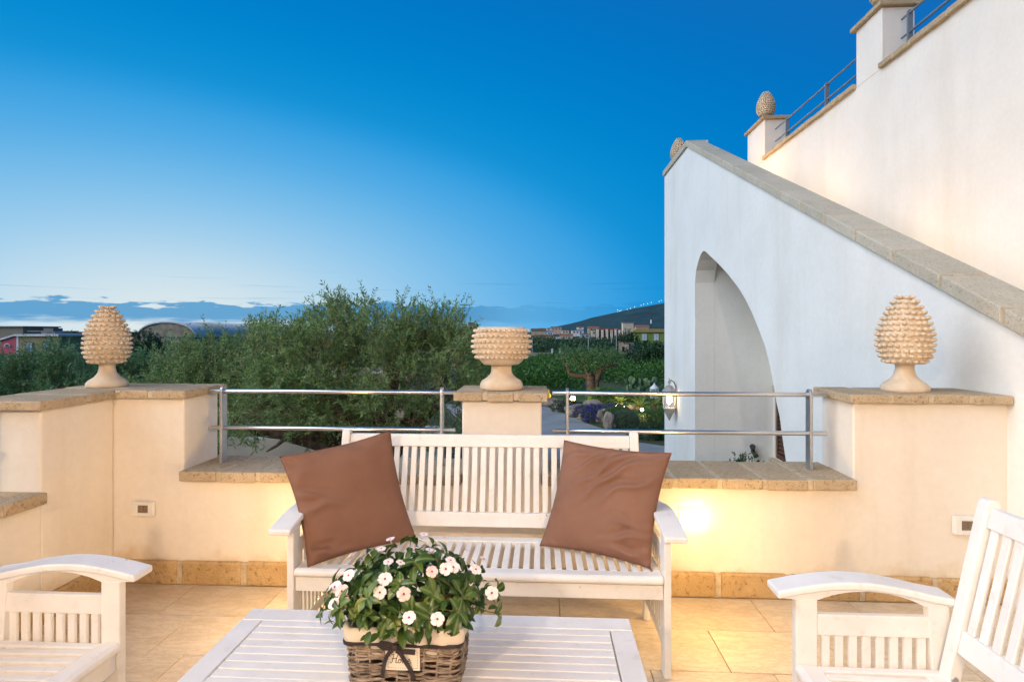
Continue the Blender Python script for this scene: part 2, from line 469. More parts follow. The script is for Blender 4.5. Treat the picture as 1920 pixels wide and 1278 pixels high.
def link(name, me, parent=None, loc=(0, 0, 0), bevel=0, seg=2, kind=None):
    o = bpy.data.objects.new(name, me); COL.objects.link(o)
    o.location = loc
    if parent: o.parent = parent
    if kind: o['kind'] = kind
    if bevel:
        b = o.modifiers.new('bevel', 'BEVEL'); b.width = bevel; b.segments = seg; b.limit_method = 'ANGLE'; b.angle_limit = R(40)
        b.harden_normals = False
    return o
def root_loc(o):
    while o.parent: o = o.parent
    return o.location
def part(name, mb, mat, parent, bevel=0, seg=2, smooth=False, world=True, kind=None, recalc=False, label=None):
    """a part built in world coordinates (world=True) or in the thing's own"""
    off = root_loc(parent) if world and parent else None
    o = link(name, mb.mesh(name, mat, off, smooth, recalc), parent, bevel=bevel, seg=seg, kind=kind)
    if label: o['label'] = label
    return o
def thing(name, label, cat, loc=(0, 0, 0), rz=0, group=None):
    o = bpy.data.objects.new(name, None); COL.objects.link(o)
    o.location = loc; o.rotation_euler = (0, 0, rz); o.empty_display_size = 0.1
    o['label'] = label; o['category'] = cat
    if group: o['group'] = group
    return o
def tag(o, label, cat, group=None):
    o['label'] = label; o['category'] = cat
    if group: o['group'] = group
    return o
def solo(name, mb, mat, label, cat, loc=(0, 0, 0), group=None, **k):
    me = mb.mesh(name, mat, loc, k.pop('smooth', False), k.pop('recalc', False))
    return tag(link(name, me, None, loc, **k), label, cat, group)
def structure(name, mb, mat, loc=(0, 0, 0), **k):
    me = mb.mesh(name, mat, loc, k.pop('smooth', False))
    return link(name, me, None, loc, kind='structure', **k)
def npmesh(name, V, F, mat, off=None):
    V = np.asarray(V, dtype=np.float32)
    if off is not None: V = V - np.asarray(off, dtype=np.float32)
    F = np.asarray(F, dtype=np.int32); k = F.shape[1]
    me = bpy.data.meshes.new(name)
    me.vertices.add(len(V)); me.vertices.foreach_set('co', V.ravel())
    me.loops.add(F.size); me.loops.foreach_set('vertex_index', F.ravel())
    me.polygons.add(len(F)); me.polygons.foreach_set('loop_start', np.arange(0, F.size, k, dtype=np.int32))
    me.polygons.foreach_set('loop_total', np.full(len(F), k, dtype=np.int32))
    me.update(calc_edges=True); me.validate()
    if mat: me.materials.append(mat)
    return me
def lamp(name, loc, energy, color, radius=0.05, kind='POINT', parent=None, aim=None, spot=70):
    l = bpy.data.lights.new(name, kind); l.energy = energy; l.color = color; l.shadow_soft_size = radius
    if kind == 'SPOT': l.spot_size = R(spot); l.spot_blend = 0.7
    o = bpy.data.objects.new(name, l); COL.objects.link(o)
    if parent: o.parent = parent; loc = Vector(loc) - root_loc(parent)
    o.location = loc
    if aim is not None: o.rotation_euler = Vector(aim).to_track_quat('-Z', 'Y').to_euler()
    return o

# ------------------------------------------------------------------ foliage helpers
def unit(v): return v / np.maximum(np.linalg.norm(v, axis=-1, keepdims=True), 1e-9)
def leaves_from(P, D, L, Wd):
    """diamond leaves: base P, direction D, length L, width Wd -> verts, quads"""
    n = len(P)
    side = unit(np.cross(D, unit(rng.normal(size=(n, 3)))))
    mid = P + D * (L * 0.45)[:, None]
    V = np.empty((n, 4, 3), dtype=np.float32)
    V[:, 0] = P; V[:, 1] = mid + side * (Wd * 0.5)[:, None]; V[:, 2] = P + D * L[:, None]; V[:, 3] = mid - side * (Wd * 0.5)[:, None]
    F = np.arange(n * 4, dtype=np.int32).reshape(n, 4)
    return V.reshape(-1, 3), F
def shoots(base, direc, length, per, leaf_len, leaf_w, curl=0.25):
    """straight shoots with leaves in pairs along them"""
    n = len(base)
    t = np.linspace(0.08, 1.0, per)[None, :, None]
    droop = rng.normal(0, curl, size=(n, 3))
    pts = base[:, None] + direc[:, None] * length[:, None, None] * t + droop[:, None] * length[:, None, None] * t ** 2 * 0.35
    pts = np.repeat(pts.reshape(-1, 3), 2, axis=0)
    dd = np.repeat(np.repeat(direc[:, None], per, 1).reshape(-1, 3), 2, axis=0)
    rnd = unit(rng.normal(size=pts.shape)); rnd[1::2] = -rnd[0::2]
    perp = rnd - dd * np.sum(rnd * dd, -1, keepdims=True)
    D = unit(dd * 0.75 + unit(perp) * 0.75 + rng.normal(0, 0.12, pts.shape))
    L = leaf_len * rng.uniform(0.65, 1.2, len(pts)); Wd = leaf_w * rng.uniform(0.7, 1.2, len(pts))
    V, F = leaves_from(pts, D, L, Wd)
    ends = base + direc * length[:, None] + droop * length[:, None] * 0.35
    mids = base + direc * (length * 0.5)[:, None] + droop * (length * 0.5 ** 2 * 0.35)[:, None]
    return V, F, mids, ends
def twig_mesh(base, mids, ends, r):
    """three-sided tapering twigs"""
    n = len(base)
    d = unit(ends - base)
    a = unit(np.cross(d, unit(rng.normal(size=(n, 3))))); b = np.cross(d, a)
    ring = []
    for (P, rr) in ((base, r), (mids, r * 0.7), (ends, r * 0.3)):
        for k in range(3):
            an = 2 * PI * k / 3
            ring.append(P + (a * math.cos(an) + b * math.sin(an)) * rr)
    V = np.stack(ring, 1)
    F = []
    for i in (0, 1):
        for k in range(3):
            l = (k + 1) % 3
            F.append((i * 3 + k, i * 3 + l, i * 3 + 3 + l, i * 3 + 3 + k))
    F = np.array(F)[None] + (np.arange(n) * 9)[:, None, None]
    return V.reshape(-1, 3), F.reshape(-1, 4)
def limb(mb, pts, r0, r1, sides=7, wob=0.03):
    P = [Vector(p) for p in pts]
    out = []; n = 5
    for i in range(len(P) - 1):
        p0 = P[max(i - 1, 0)]; p1 = P[i]; p2 = P[i + 1]; p3 = P[min(i + 2, len(P) - 1)]
        for k in range(n):
            t = k / n
            q = 0.5 * ((2 * p1) + (p2 - p0) * t + (2 * p0 - 5 * p1 + 4 * p2 - p3) * t * t + (3 * p1 - p0 - 3 * p2 + p3) * t ** 3)
            out.append(q + Vector([random.uniform(-wob, wob) for _ in range(3)]) * (r0 if r0 < 1 else 1) * 3)
    out.append(P[-1])
    m = len(out)
    mb.tube(out, [r0 + (r1 - r0) * (i / (m - 1)) ** 0.8 for i in range(m)], sides)
    return out
def blob_points(blobs, n, shell=0.55):
    """random points in a union of ellipsoids, denser toward their skin; returns points and outward directions"""
    vol = np.array([b[3] * b[4] * b[5] for b in blobs]); pick = rng.choice(len(blobs), n, p=vol / vol.sum())
    B = np.array(blobs)[pick]
    u = unit(rng.normal(size=(n, 3)))
    r = rng.uniform(shell ** 3, 1, n) ** (1 / 3)
    return B[:, :3] + u * r[:, None] * B[:, 3:6], u

def foliage_thing(name, label, cat, loc, blobs, nshoot, per, leaf_len, leaf_w, shoot_len, mat, trunk_pts=None, up=0.7, twig_r=0.004, limbs=6, trunk_r=0.14, group=None, shell=0.55, clump=1, spread=0.12):
    t = thing(name, label, cat, loc, group=group)
    if clump > 1:
        nc_ = nshoot // clump; nshoot = nc_ * clump
        Pc, uc = blob_points(blobs, nc_, shell)
        Dc = unit(uc * 0.8 + np.array([0, 0, up]) + rng.normal(0, 0.45, uc.shape))
        P = np.repeat(Pc, clump, 0) + rng.normal(0, spread, (nshoot, 3)); u = np.repeat(uc, clump, 0)
        D = unit(np.repeat(Dc, clump, 0) + rng.normal(0, 0.38, u.shape))
    else:
        P, u = blob_points(blobs, nshoot, shell)
        D = unit(u * 0.7 + np.array([0, 0, up]) + rng.normal(0, 0.35, u.shape))
    L = shoot_len * rng.uniform(0.5, 1.3, nshoot)
    V, F, mids, ends = shoots(P, D, L, per, leaf_len, leaf_w)
    off = np.array(loc)
    crown = link('crown', npmesh('crown', V, F, mat, off), t)
    if twig_r:
        TV, TF = twig_mesh(P - D * (L * 0.35)[:, None], mids, ends, twig_r)
        link('twigs', npmesh('twigs', TV, TF, M['twig'], off), t, kind='stuff')
    if trunk_pts:
        mb = MB()
        limb(mb, trunk_pts, trunk_r, trunk_r * 0.62, 9)
        top = Vector(trunk_pts[-1])
        for k in range(limbs):
            b = blobs[k % len(blobs)]
            e = Vector(b[:3]) + Vector([random.uniform(-0.6, 0.6) * b[3 + i] for i in range(3)])
            mid = top.lerp(e, 0.5) + Vector((random.uniform(-.2, .2), random.uniform(-.2, .2), random.uniform(-.1, .25)))
            limb(mb, [top - Vector((0, 0, 0.08)), mid, e], trunk_r * 0.55, trunk_r * 0.12, 6)
        part('trunk', mb, M['bark'], t, smooth=True)
    return t

# =================================================================== LARGE STRUCTURE
GZ = -3.0
# ---- terrain: flat near the terrace, rising gently under the town
mb = MB()
xs = [-6000, -2500, -1000, -400, -150, -60, -20, 0, 20, 60, 150, 400, 1000, 2500, 6000]
ys = [-300, -60, -10, 0, 10, 20, 40, 70, 110, 160, 220, 300, 400, 600, 1200, 2500, 5000, 9000]
def gz(x, y):
    if y < 160: return GZ
    r = GZ + min((y - 160) * 0.018, 4.6)
    return r if y < 1000 else r - (y - 1000) * 0.0012
vs = [(x, y, gz(x, y)) for y in ys for x in xs]
fs = [(j * len(xs) + i, j * len(xs) + i + 1, (j + 1) * len(xs) + i + 1, (j + 1) * len(xs) + i) for j in range(len(ys) - 1) for i in range(len(xs) - 1)]
mb.add(vs, fs)
structure('ground', mb, M['ground'])

# ---- mountain ridge on the right
mb = MB()
nx, ny = 90, 26
def ridge(x):
    pts = [(-700, 0), (60, 0), (190, 24), (330, 52), (395, 74), (430, 70), (560, 112), (700, 142), (860, 178), (1050, 212), (1400, 270), (2000, 330), (3200, 300), (4600, 160), (6000, 20)]
    for (a, ha), (b, hb) in zip(pts, pts[1:]):
        if a <= x <= b: return ha + (hb - ha) * (x - a) / (b - a)
    return 0
MY = 4000.0
vs = []
for j in range(ny + 1):
    ty = -1 + 2 * j / ny
    for i in range(nx + 1):
        x = -700 + 6700 * i / nx
        y = MY + ty * 1500
        prof = max(0.0, 1 - abs(ty) ** 1.25)
        h = ridge(x) * prof
        h *= 1 + 0.22 * (1 - prof) * mnoise.noise(Vector((x * 0.004, y * 0.004, 1.0))) if prof < 0.98 else 1
        h += (mnoise.noise(Vector((x * 0.012, y * 0.012, 4.0))) * 9 * min(1, h / 80)) if prof < 0.98 else 0
        vs.append((x - 215, y, GZ - 8 + h * 1.0))
fs = [(j * (nx + 1) + i, j * (nx + 1) + i + 1, (j + 1) * (nx + 1) + i + 1, (j + 1) * (nx + 1) + i) for j in range(ny) for i in range(nx)]
mb.add(vs, fs)
structure('mountain', mb, M['hill'], smooth=True)

# ---- terrace slab and tiles
X1 = 2.40          # stair wall face
X2 = 3.60          # house wall face
XL = -2.41         # left wall face
WY = 3.0           # back wall face
FY0 = -1.6         # house facade behind the camera
mb = MB(); mb.box(XL - 0.33, X1, FY0, WY + 0.33, -0.30, -0.012)
floor = structure('terrace_floor', mb, M['grout'])
TW, TD = 0.50, 0.325
tile_me = {}
def tile_mesh(w, d):
    k = (round(w, 3), round(d, 3))
    if k not in tile_me:
        b = MB(); b.box(0, w - 0.0035, 0, d - 0.0035, -0.011, 0.0)
        tile_me[k] = b.mesh('floor_tile', M['tile'])
    return tile_me[k]
row = 0
y1 = 2.98
while y1 > FY0 + 0.05:
    y0 = max(y1 - TD, FY0)
    x = XL - (0.0, 0.31, 0.14)[row % 3]
    while x < X1 - 0.01:
        xa = max(x, XL); xb = min(x + TW, X1)
        if xb - xa > 0.03:
            o = link('floor_tile', tile_mesh(xb - xa, y1 - y0), floor, (xa, y0, random.uniform(-0.0008, 0.0008)), bevel=0.0018, seg=1)
        x += TW
    y1 = y0; row += 1

# ---- stones laid in a row with mortar between
def stone_row(parent, name, mat, p0, p1, length, joint, prof, mortar_prof, axis, jit=0.003, bev=0.006):
    """stones along an axis ('x' or 'y') from p0 to p1; prof: cross-section polygon"""
    n = max(1, round(abs(p1 - p0) / length)); L = (p1 - p0) / n
    for i in range(n):
        a = p0 + i * L; b = a + L
        a2 = a + (joint / 2 if i else 0); b2 = b - (joint / 2 if i < n - 1 else 0)
        q = MB()
        dz = random.uniform(-jit, jit); dy = random.uniform(-jit, jit)
        q.prism([(y + dy, z + dz) for y, z in prof], axis, a2, b2)
        part(name, q, mat, parent, bevel=bev, seg=2, recalc=True)
        if i < n - 1:
            ml = MB(); ml.prism(mortar_prof, axis, b - joint / 2 - 0.002, b + joint / 2 + 0.002)
            part('mortar', ml, M['mortar'], parent, recalc=True, bevel=0.004, seg=1)

LEDGE, PCAP = 0.632, 1.075
CF, CB = 2.955, 3.365
back = thing('parapet_wall', 'back terrace parapet of cream stucco with low ledges and three piers', 'wall', (0, WY + 0.16, 0))
wb = MB()
WT = LEDGE - 0.053
wb.box(-2.74, X1 + 0.02, WY, WY + 0.33, GZ, WT)
part('wall_body', wb, M['stucco'], back, recalc=True)
def round_rect(x0, x1, y0, y1, r):
    return [(cx_ + r * math.cos(a), cy_ + r * math.sin(a)) for cx_, cy_, a0 in ((x1 - r, y1 - r, 0), (x0 + r, y1 - r, PI / 2), (x0 + r, y0 + r, PI), (x1 - r, y0 + r, 3 * PI / 2)) for a in [a0 + PI / 2 * k / 3 for k in range(4)]]
for (a, b) in ((-2.739, -2.002), (1.630, X1 + 0.019)):
    q = MB(); q.prism(round_rect(a, b, WY, WY + 0.33, 0.010), 'z', WT, PCAP - 0.047)
    part('pier', q, M['stucco'], back, recalc=True)
q = MB(); q.box(-0.435, -0.002, WY - 0.002, WY + 0.332, 0.0, PCAP - 0.047)
part('pier', q, M['stucco'], back, bevel=0.010, seg=3, recalc=True)
capprof = lambda top, th: [(CF, top - th), (CB, top - th), (CB, top), (CF, top)]
morprof = lambda top, th: [(CF + 0.004, top - th + 0.003), (CB - 0.004, top - th + 0.003), (CB - 0.004, top - 0.002), (CF + 0.004, top - 0.002)]
for (a, b) in ((-2.000, -0.438), (0.001, 1.627)):
    ea = a if a > -1 else a + 0.018 - 0.018
    stone_row(back, 'cap_stone', M['cap'], a, b, 0.225, 0.028, capprof(LEDGE, 0.055), morprof(LEDGE, 0.055), 'x')
def pier_cap(parent, a, b, n, mat='cap'):
    stone_row(parent, 'cap_stone', M[mat], a, b, (b - a) / n, 0.028, capprof(PCAP, 0.046), morprof(PCAP, 0.046), 'x')
pier_cap(back, -2.37, -1.965, 2)
pier_cap(back, -0.475, 0.030, 3)
pier_cap(back, 1.597, X1 - 0.004, 4)
# skirting
sk = [(2.972, 0.0), (3.004, 0.0), (3.004, 0.128), (2.980, 0.128), (2.972, 0.118)]
mk = [(2.975, 0.0), (3.004, 0.0), (3.004, 0.124), (2.977, 0.120)]
stone_row(back, 'skirting_stone', M['skirt'], XL + 0.03, X1 - 0.003, 0.375, 0.030, sk, mk, 'x', jit=0.002, bev=0.008)

left = thing('parapet_wall', 'left terrace parapet meeting the back wall, with corner pier and low ledge', 'wall', (XL - 0.16, 1.4, 0))
q = MB(); q.box(XL - 0.33, XL, -1.6, 2.541, GZ, LEDGE - 0.05); part('wall_body', q, M['stucco'], left, recalc=True)
q = MB(); q.box(XL - 0.332, XL + 0.002, 2.541, WY - 0.001, GZ, PCAP - 0.047); part('pier', q, M['stucco'], left, bevel=0.012, seg=3, recalc=True)
xa, xb = XL - 0.37, XL + 0.04
yprof = lambda top, th, i=0: [(xa + i, top - th + i), (xb - i, top - th + i), (xb - i, top - i * .5), (xa + i, top - i * .5)]
stone_row(left, 'cap_stone', M['cap'], -1.55, 2.539, 0.23, 0.028, yprof(LEDGE, 0.055), yprof(LEDGE, 0.055, 0.004), 'y')
stone_row(left, 'cap_stone', M['cap'], 2.495, 3.365, 0.29, 0.028, yprof(PCAP, 0.046), yprof(PCAP, 0.046, 0.004), 'y')
sky_ = [(XL - 0.004, 0.0), (XL + 0.028, 0.0), (XL + 0.028, 0.118), (XL + 0.020, 0.128), (XL - 0.004, 0.128)]
mky = [(XL - 0.004, 0.0), (XL + 0.025, 0.0), (XL + 0.023, 0.120), (XL - 0.004, 0.124)]
stone_row(left, 'skirting_stone', M['skirt'], -1.55, 2.965, 0.375, 0.030, sky_, mky, 'y', jit=0.002, bev=0.008)

# ---- stair wall with the rampant arch
stair = thing('stair_wall', 'tall white outdoor staircase wall with raking stone coping and pointed arch', 'staircase', (X1 + 0.6, 6.5, GZ))
S0, S1Y, SE = 1.2, 9.28, 11.03
CAPB = 4.45
def slope_h(y): return CAPB - (S1Y - y) * 0.480
AF = 8.86     # far jamb
def k_(y): return y * 0.964
arch = [(8.86, GZ), (8.86, 2.17), (8.80, 2.36), (8.66, 2.50), (8.50, 2.59), (8.40, 2.605), (8.30, 2.58), (8.18, 2.53), (8.05, 2.475), (7.75, 2.35), (7.30, 2.14), (6.92, 1.935), (6.70, 1.79), (6.49, 1.62),
        (6.30, 1.44), (6.11, 1.24), (5.98, 1.03), (5.90, 0.86), (5.82, 0.67), (5.75, 0.55), (5.68, 0.33), (5.60, 0.12), (5.50, -0.4), (5.42, -1.2), (5.38, GZ)]
outer_l = [(S0, GZ), (5.38, GZ)]
poly = [(SE, GZ), (SE, CAPB), (S1Y, CAPB), (S0, slope_h(S0)), (S0, GZ)] + list(reversed(arch))
def fill_prism(mb, poly, a, b):
    """prism along x of a concave polygon, triangulated properly"""
    from mathutils.geometry import tessellate_polygon
    pts = [Vector((p[0], p[1], 0)) for p in poly]
    tris = tessellate_polygon([pts])
    n = len(poly)
    vs = [(a, p[0], p[1]) for p in poly] + [(b, p[0], p[1]) for p in poly]
    fs = [tuple(t) for t in tris] + [tuple(i + n for i in t) for t in tris] + [(i, (i + 1) % n, n + (i + 1) % n, n + i) for i in range(n)]
    mb.add(vs, fs)
q = MB(); fill_prism(q, poly, X1, X1 + 0.30)
part('arched_wall', q, M['stucco_pale'], stair, recalc=True)
q = MB(); q.box(X1 + 0.302, X2 - 0.004, AF, SE - 0.02, GZ, 3.70)          # block under the landing
part('landing_block', q, M['stucco_pale'], stair, recalc=True)
# far parapet of landing
q = MB(); q.box(X1 + 0.302, X2 - 0.004, SE - 0.30, SE, 3.70, CAPB); part('landing_parapet', q, M['stucco_pale'], stair, recalc=True)
# steps as a solid flight
nst = 22
prof = []
for i in range(nst):
    ya = S0 + (S1Y - 0.35 - S0) * i / nst
    za = 0.168 * i
    prof += [(ya, za), (ya, za + 0.168)]
prof += [(AF - 0.002, 0.168 * nst), (AF - 0.002, 3.30), (S0, -0.45)]
q = MB(); fill_prism(q, prof, X1 + 0.302, X2 - 0.004)
part('steps', q, M['capgrey'], stair, recalc=True)
# raking coping stones
def rake_stone(ya, yb, name, mat, ins=0.0):
    za, zb = slope_h(ya), slope_h(yb)
    q = MB(); t = 0.092 - ins
    x0, x1 = X1 - 0.03 + ins, X1 + 0.26 - ins
    vs = [(x, y, z) for x in (x0, x1) for (y, z) in ((ya, za + ins), (yb, zb + ins), (yb, zb + t), (ya, za + t))]
    q.add(vs, [(0, 1, 2, 3), (7, 6, 5, 4), (0, 4, 5, 1), (1, 5, 6, 2), (2, 6, 7, 3), (3, 7, 4, 0)])
    return part(name, q, mat, stair, bevel=0.008 if not ins else 0, recalc=True)
nc = 18
for i in range(nc):
    ya = S0 + (S1Y - S0) * i / nc; yb = S0 + (S1Y - S0) * (i + 1) / nc
    rake_stone(ya + 0.012, yb - (0.012 if i < nc - 1 else 0), 'coping_stone', M['capgrey'])
    if i < nc - 1: rake_stone(yb - 0.014, yb + 0.014, 'mortar', M['mortar'], 0.004)
q = MB(); q.box(X1 - 0.03, X1 + 0.33, S1Y + 0.002, SE + 0.03, CAPB + 0.001, CAPB + 0.105)
part('coping_stone', q, M['capgrey'], stair, bevel=0.008, recalc=True)
q = MB(); q.box(X1 + 0.332, X2 - 0.004, SE - 0.33, SE + 0.03, CAPB + 0.001, CAPB + 0.105)
part('coping_stone', q, M['capgrey'], stair, bevel=0.008, recalc=True)
# damp stain-free base, warm step lights fixed to the inner side of the parapet
for i, y in enumerate((9.0, 7.2, 5.4, 3.9)):
    h = slope_h(y) - 0.42
    t = thing('step_light', ('small warm step light nearest the top of the white staircase', 'small warm step light above the arch on the staircase', 'small warm step light midway down the white staircase', 'small warm step light lowest on the white staircase')[i], 'lamp', (X1 + 0.301, y, h))
    q = MB(); q.box(X1 + 0.301, X1 + 0.325, y - 0.06, y + 0.06, h - 0.04, h + 0.04); part('housing', q, M['black'], t, recalc=True)
    q = MB(); q.box(X1 + 0.326, X1 + 0.331, y - 0.05, y + 0.05, h - 0.03, h + 0.03); part('lens', q, M['bulb'], t, recalc=True)
    lamp('step_light_bulb', (X1 + 0.40, y, h), (17, 11, 7, 6)[i], WARM, 0.03, parent=t)

# ---- the house: tall wall beyond the stairs, facade behind the camera
house = thing('house', 'tall cream stucco house wall rising behind the staircase, with roof terrace parapet', 'house', (X2 + 3.0, 4.0, GZ))
UL, UP = 4.24, 4.89          # upper ledge, upper pier cap
HE = 9.94
win_y0, win_y1, win_z0, win_z1 = 7.40, 8.80, -0.55, 0.42
q = MB()
q.box(X2, X2 + 0.30, -6.0, win_y0, GZ, UL - 0.05)
q.box(X2, X2 + 0.30, win_y1, HE, GZ, UL - 0.05)
q.box(X2, X2 + 0.30, win_y0, win_y1, GZ, win_z0)
q.box(X2, X2 + 0.30, win_y0, win_y1, win_z1, UL - 0.05)
q.box(X2 + 0.30, X2 + 7, HE - 0.30, HE, GZ, UL - 0.05)
part('wall_body', q, M['stucco_house'], house, recalc=True)
q = MB(); q.box(X2 + 0.302, X2 + 7, -6.0, HE - 0.302, 3.40, 3.62); part('roof_slab', q, M['cap'], house, recalc=True)
q = MB(); q.box(-7.0, X2 - 0.002, FY0 - 0.3, FY0, GZ, 4.2); part('facade', q, M['stucco_house'], house, recalc=True)
piers = ((9.20, HE), (6.09, 6.57), (2.6, 3.1))
for (a, b) in piers:
    q = MB(); q.box(X2 - 0.001, X2 + 0.34, a, b + 0.001, UL - 0.048, UP - 0.047); part('pier', q, M['stucco_house'], house, bevel=0.01, recalc=True)
    st = [(X2 - 0.045, UP - 0.046), (X2 + 0.385, UP - 0.046), (X2 + 0.385, UP), (X2 - 0.045, UP)]
    si = [(X2 - 0.041, UP - 0.043), (X2 + 0.381, UP - 0.043), (X2 + 0.381, UP - 0.002), (X2 - 0.041, UP - 0.002)]
    stone_row(house, 'cap_stone', M['cap'], a - 0.045, b + 0.045, 0.30, 0.025, st, si, 'y')
st = [(X2 - 0.045, UL - 0.055), (X2 + 0.345, UL - 0.055), (X2 + 0.345, UL), (X2 - 0.045, UL)]
si = [(X2 - 0.041, UL - 0.052), (X2 + 0.341, UL - 0.052), (X2 + 0.341, UL - 0.002), (X2 - 0.041, UL - 0.002)]
for (a, b) in ((6.572, 9.198), (3.102, 6.088), (-5.9, 2.598)):
    stone_row(house, 'cap_stone', M['cap'], a, b, 0.25, 0.025, st, si, 'y')
# window under the stair: stone lintel and sill, brown louvred shutters
w = MB(); w.box(X2 + 0.12, X2 + 0.16, win_y0, win_y1, win_z0, win_z1)
winp = part('window', w, M['black'], house, recalc=True)
q = MB(); q.box(X2 - 0.012, X2 + 0.118, win_y0 - 0.12, win_y1 + 0.055, win_z1 + 0.001, win_z1 + 0.15); part('lintel', q, M['mortar'], winp, bevel=0.006, recalc=True)
q = MB(); q.box(X2 - 0.07, X2 + 0.118, win_y0 - 0.12, win_y1 + 0.055, win_z0 - 0.10, win_z0 - 0.001); part('sill', q, M['mortar'], winp, bevel=0.006, recalc=True)
shut = plain('brown shutter paint', (0.075, 0.030, 0.020), 0.5)
for (a, b) in ((win_y0 + 0.005, (win_y0 + win_y1) / 2 - 0.003), ((win_y0 + win_y1) / 2 + 0.003, win_y1 - 0.005)):
    q = MB()
    q.box(X2 + 0.02, X2 + 0.06, a, a + 0.06, win_z0 + 0.005, win_z1 - 0.005); q.box(X2 + 0.02, X2 + 0.06, b - 0.06, b, win_z0 + 0.005, win_z1 - 0.005)
    q.box(X2 + 0.02, X2 + 0.06, a + 0.061, b - 0.061, win_z0 + 0.005, win_z0 + 0.08); q.box(X2 + 0.02, X2 + 0.06, a + 0.061, b - 0.061, win_z1 - 0.08, win_z1 - 0.005)
    part('shutter', q, shut, winp, recalc=True)
    z = win_z0 + 0.10
    while z < win_z1 - 0.10:
        q = MB(); q.add([(X2 + 0.024, a + 0.062, z), (X2 + 0.024, b - 0.062, z), (X2 + 0.056, b - 0.062, z + 0.045), (X2 + 0.056, a + 0.062, z + 0.045),
                         (X2 + 0.024, a + 0.062, z + 0.012), (X2 + 0.024, b - 0.062, z + 0.012), (X2 + 0.056, b - 0.062, z + 0.057), (X2 + 0.056, a + 0.062, z + 0.057)],
                        [(0, 1, 2, 3), (7, 6, 5, 4), (0, 4, 5, 1), (1, 5, 6, 2), (2, 6, 7, 3), (3, 7, 4, 0)])
        part('louvre', q, shut, winp, recalc=True); z += 0.062

# ---- garden wall beyond the olive, seen under its crown
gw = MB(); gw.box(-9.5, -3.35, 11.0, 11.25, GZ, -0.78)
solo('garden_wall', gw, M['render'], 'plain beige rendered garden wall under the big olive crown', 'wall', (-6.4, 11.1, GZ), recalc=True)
gw = thing('outbuilding', 'low warm-lit beige outbuilding glimpsed through the big olive crown', 'building', (-6.5, 17, GZ))
q = MB(); q.box(-9.0, -4.0, 16, 19, GZ, 0.0); part('wall', q, plain('beige outbuilding', (0.55, 0.42, 0.27)), gw, recalc=True)
q = MB(); q.box(-9.2, -3.8, 15.8, 19.2, 0.001, 0.15); part('roof', q, M['cap'], gw, recalc=True)
gw2 = MB(); gw2.box(-3.30, -2.2, 12.2, 12.4, GZ, -0.72)
solo('garden_wall', gw2, plain('white garden wall', (0.62, 0.60, 0.56)), 'short white garden wall right of the beige wall behind the olive trunk', 'wall', (-2.7, 12.3, GZ), recalc=True)

# ---- path and garden lawn
pz = GZ + 0.006
mb = MB()
edge = [(-6, 33.5), (0.05, 32.9), (0.86, 31.6), (1.63, 29.2), (2.13, 26.9), (2.92, 25.0), (3.6, 24.1), (3.75, 22.4), (4.8, 21.6), (9, 20.5), (9, 11.2), (-1.9, 11.2), (-1.9, 20)]
mb.add([(x, y, pz) for x, y in edge], [tuple(range(len(edge)))])
structure('path', mb, M['path'])
mb = MB()
lw = [(0.2, 34.5), (0.86, 31.8), (1.8, 29.4), (2.3, 27.0), (3.1, 25.2), (4.0, 24.4), (7.5, 22.5), (10, 24), (10, 42), (5, 45), (0.5, 42)]
mb.add([(x, y, pz + 0.01) for x, y in lw], [tuple(range(len(lw)))])
structure('lawn', mb, M['lawn'])

# =================================================================== CERAMIC FINIALS
def scale_ball(mb, c, out, r, seg=7, rings=4, flat=0.8):
    """a rounded moulded scale pointing outward and slightly up"""
    out = Vector(out).normalized(); upv = Vector((0, 0, 1))
    s = out.cross(upv).normalized(); t = s.cross(out).normalized()
    b = MB(); b.ball((0, 0, 0), 1.0, seg, rings)
    vs = [Vector(c) + out * p[2] * r * 1.15 + s * p[0] * r * 1.02 + t * p[1] * r * flat for p in b.v]
    mb.add(vs, b.f)
EGG = [(0, 0.70), (0.06, 0.80), (0.14, 0.92), (0.27, 1.0), (0.40, 0.985), (0.50, 0.94), (0.65, 0.80), (0.80, 0.59), (0.92, 0.37), (1.0, 0.20)]
def egg_r(t):
    """pine cone silhouette, t 0 bottom .. 1 top, unit max radius"""
    for (a, ra), (b, rb) in zip(EGG, EGG[1:]):
        if a <= t <= b: return ra + (rb - ra) * (t - a) / (b - a)
    return EGG[-1][1]
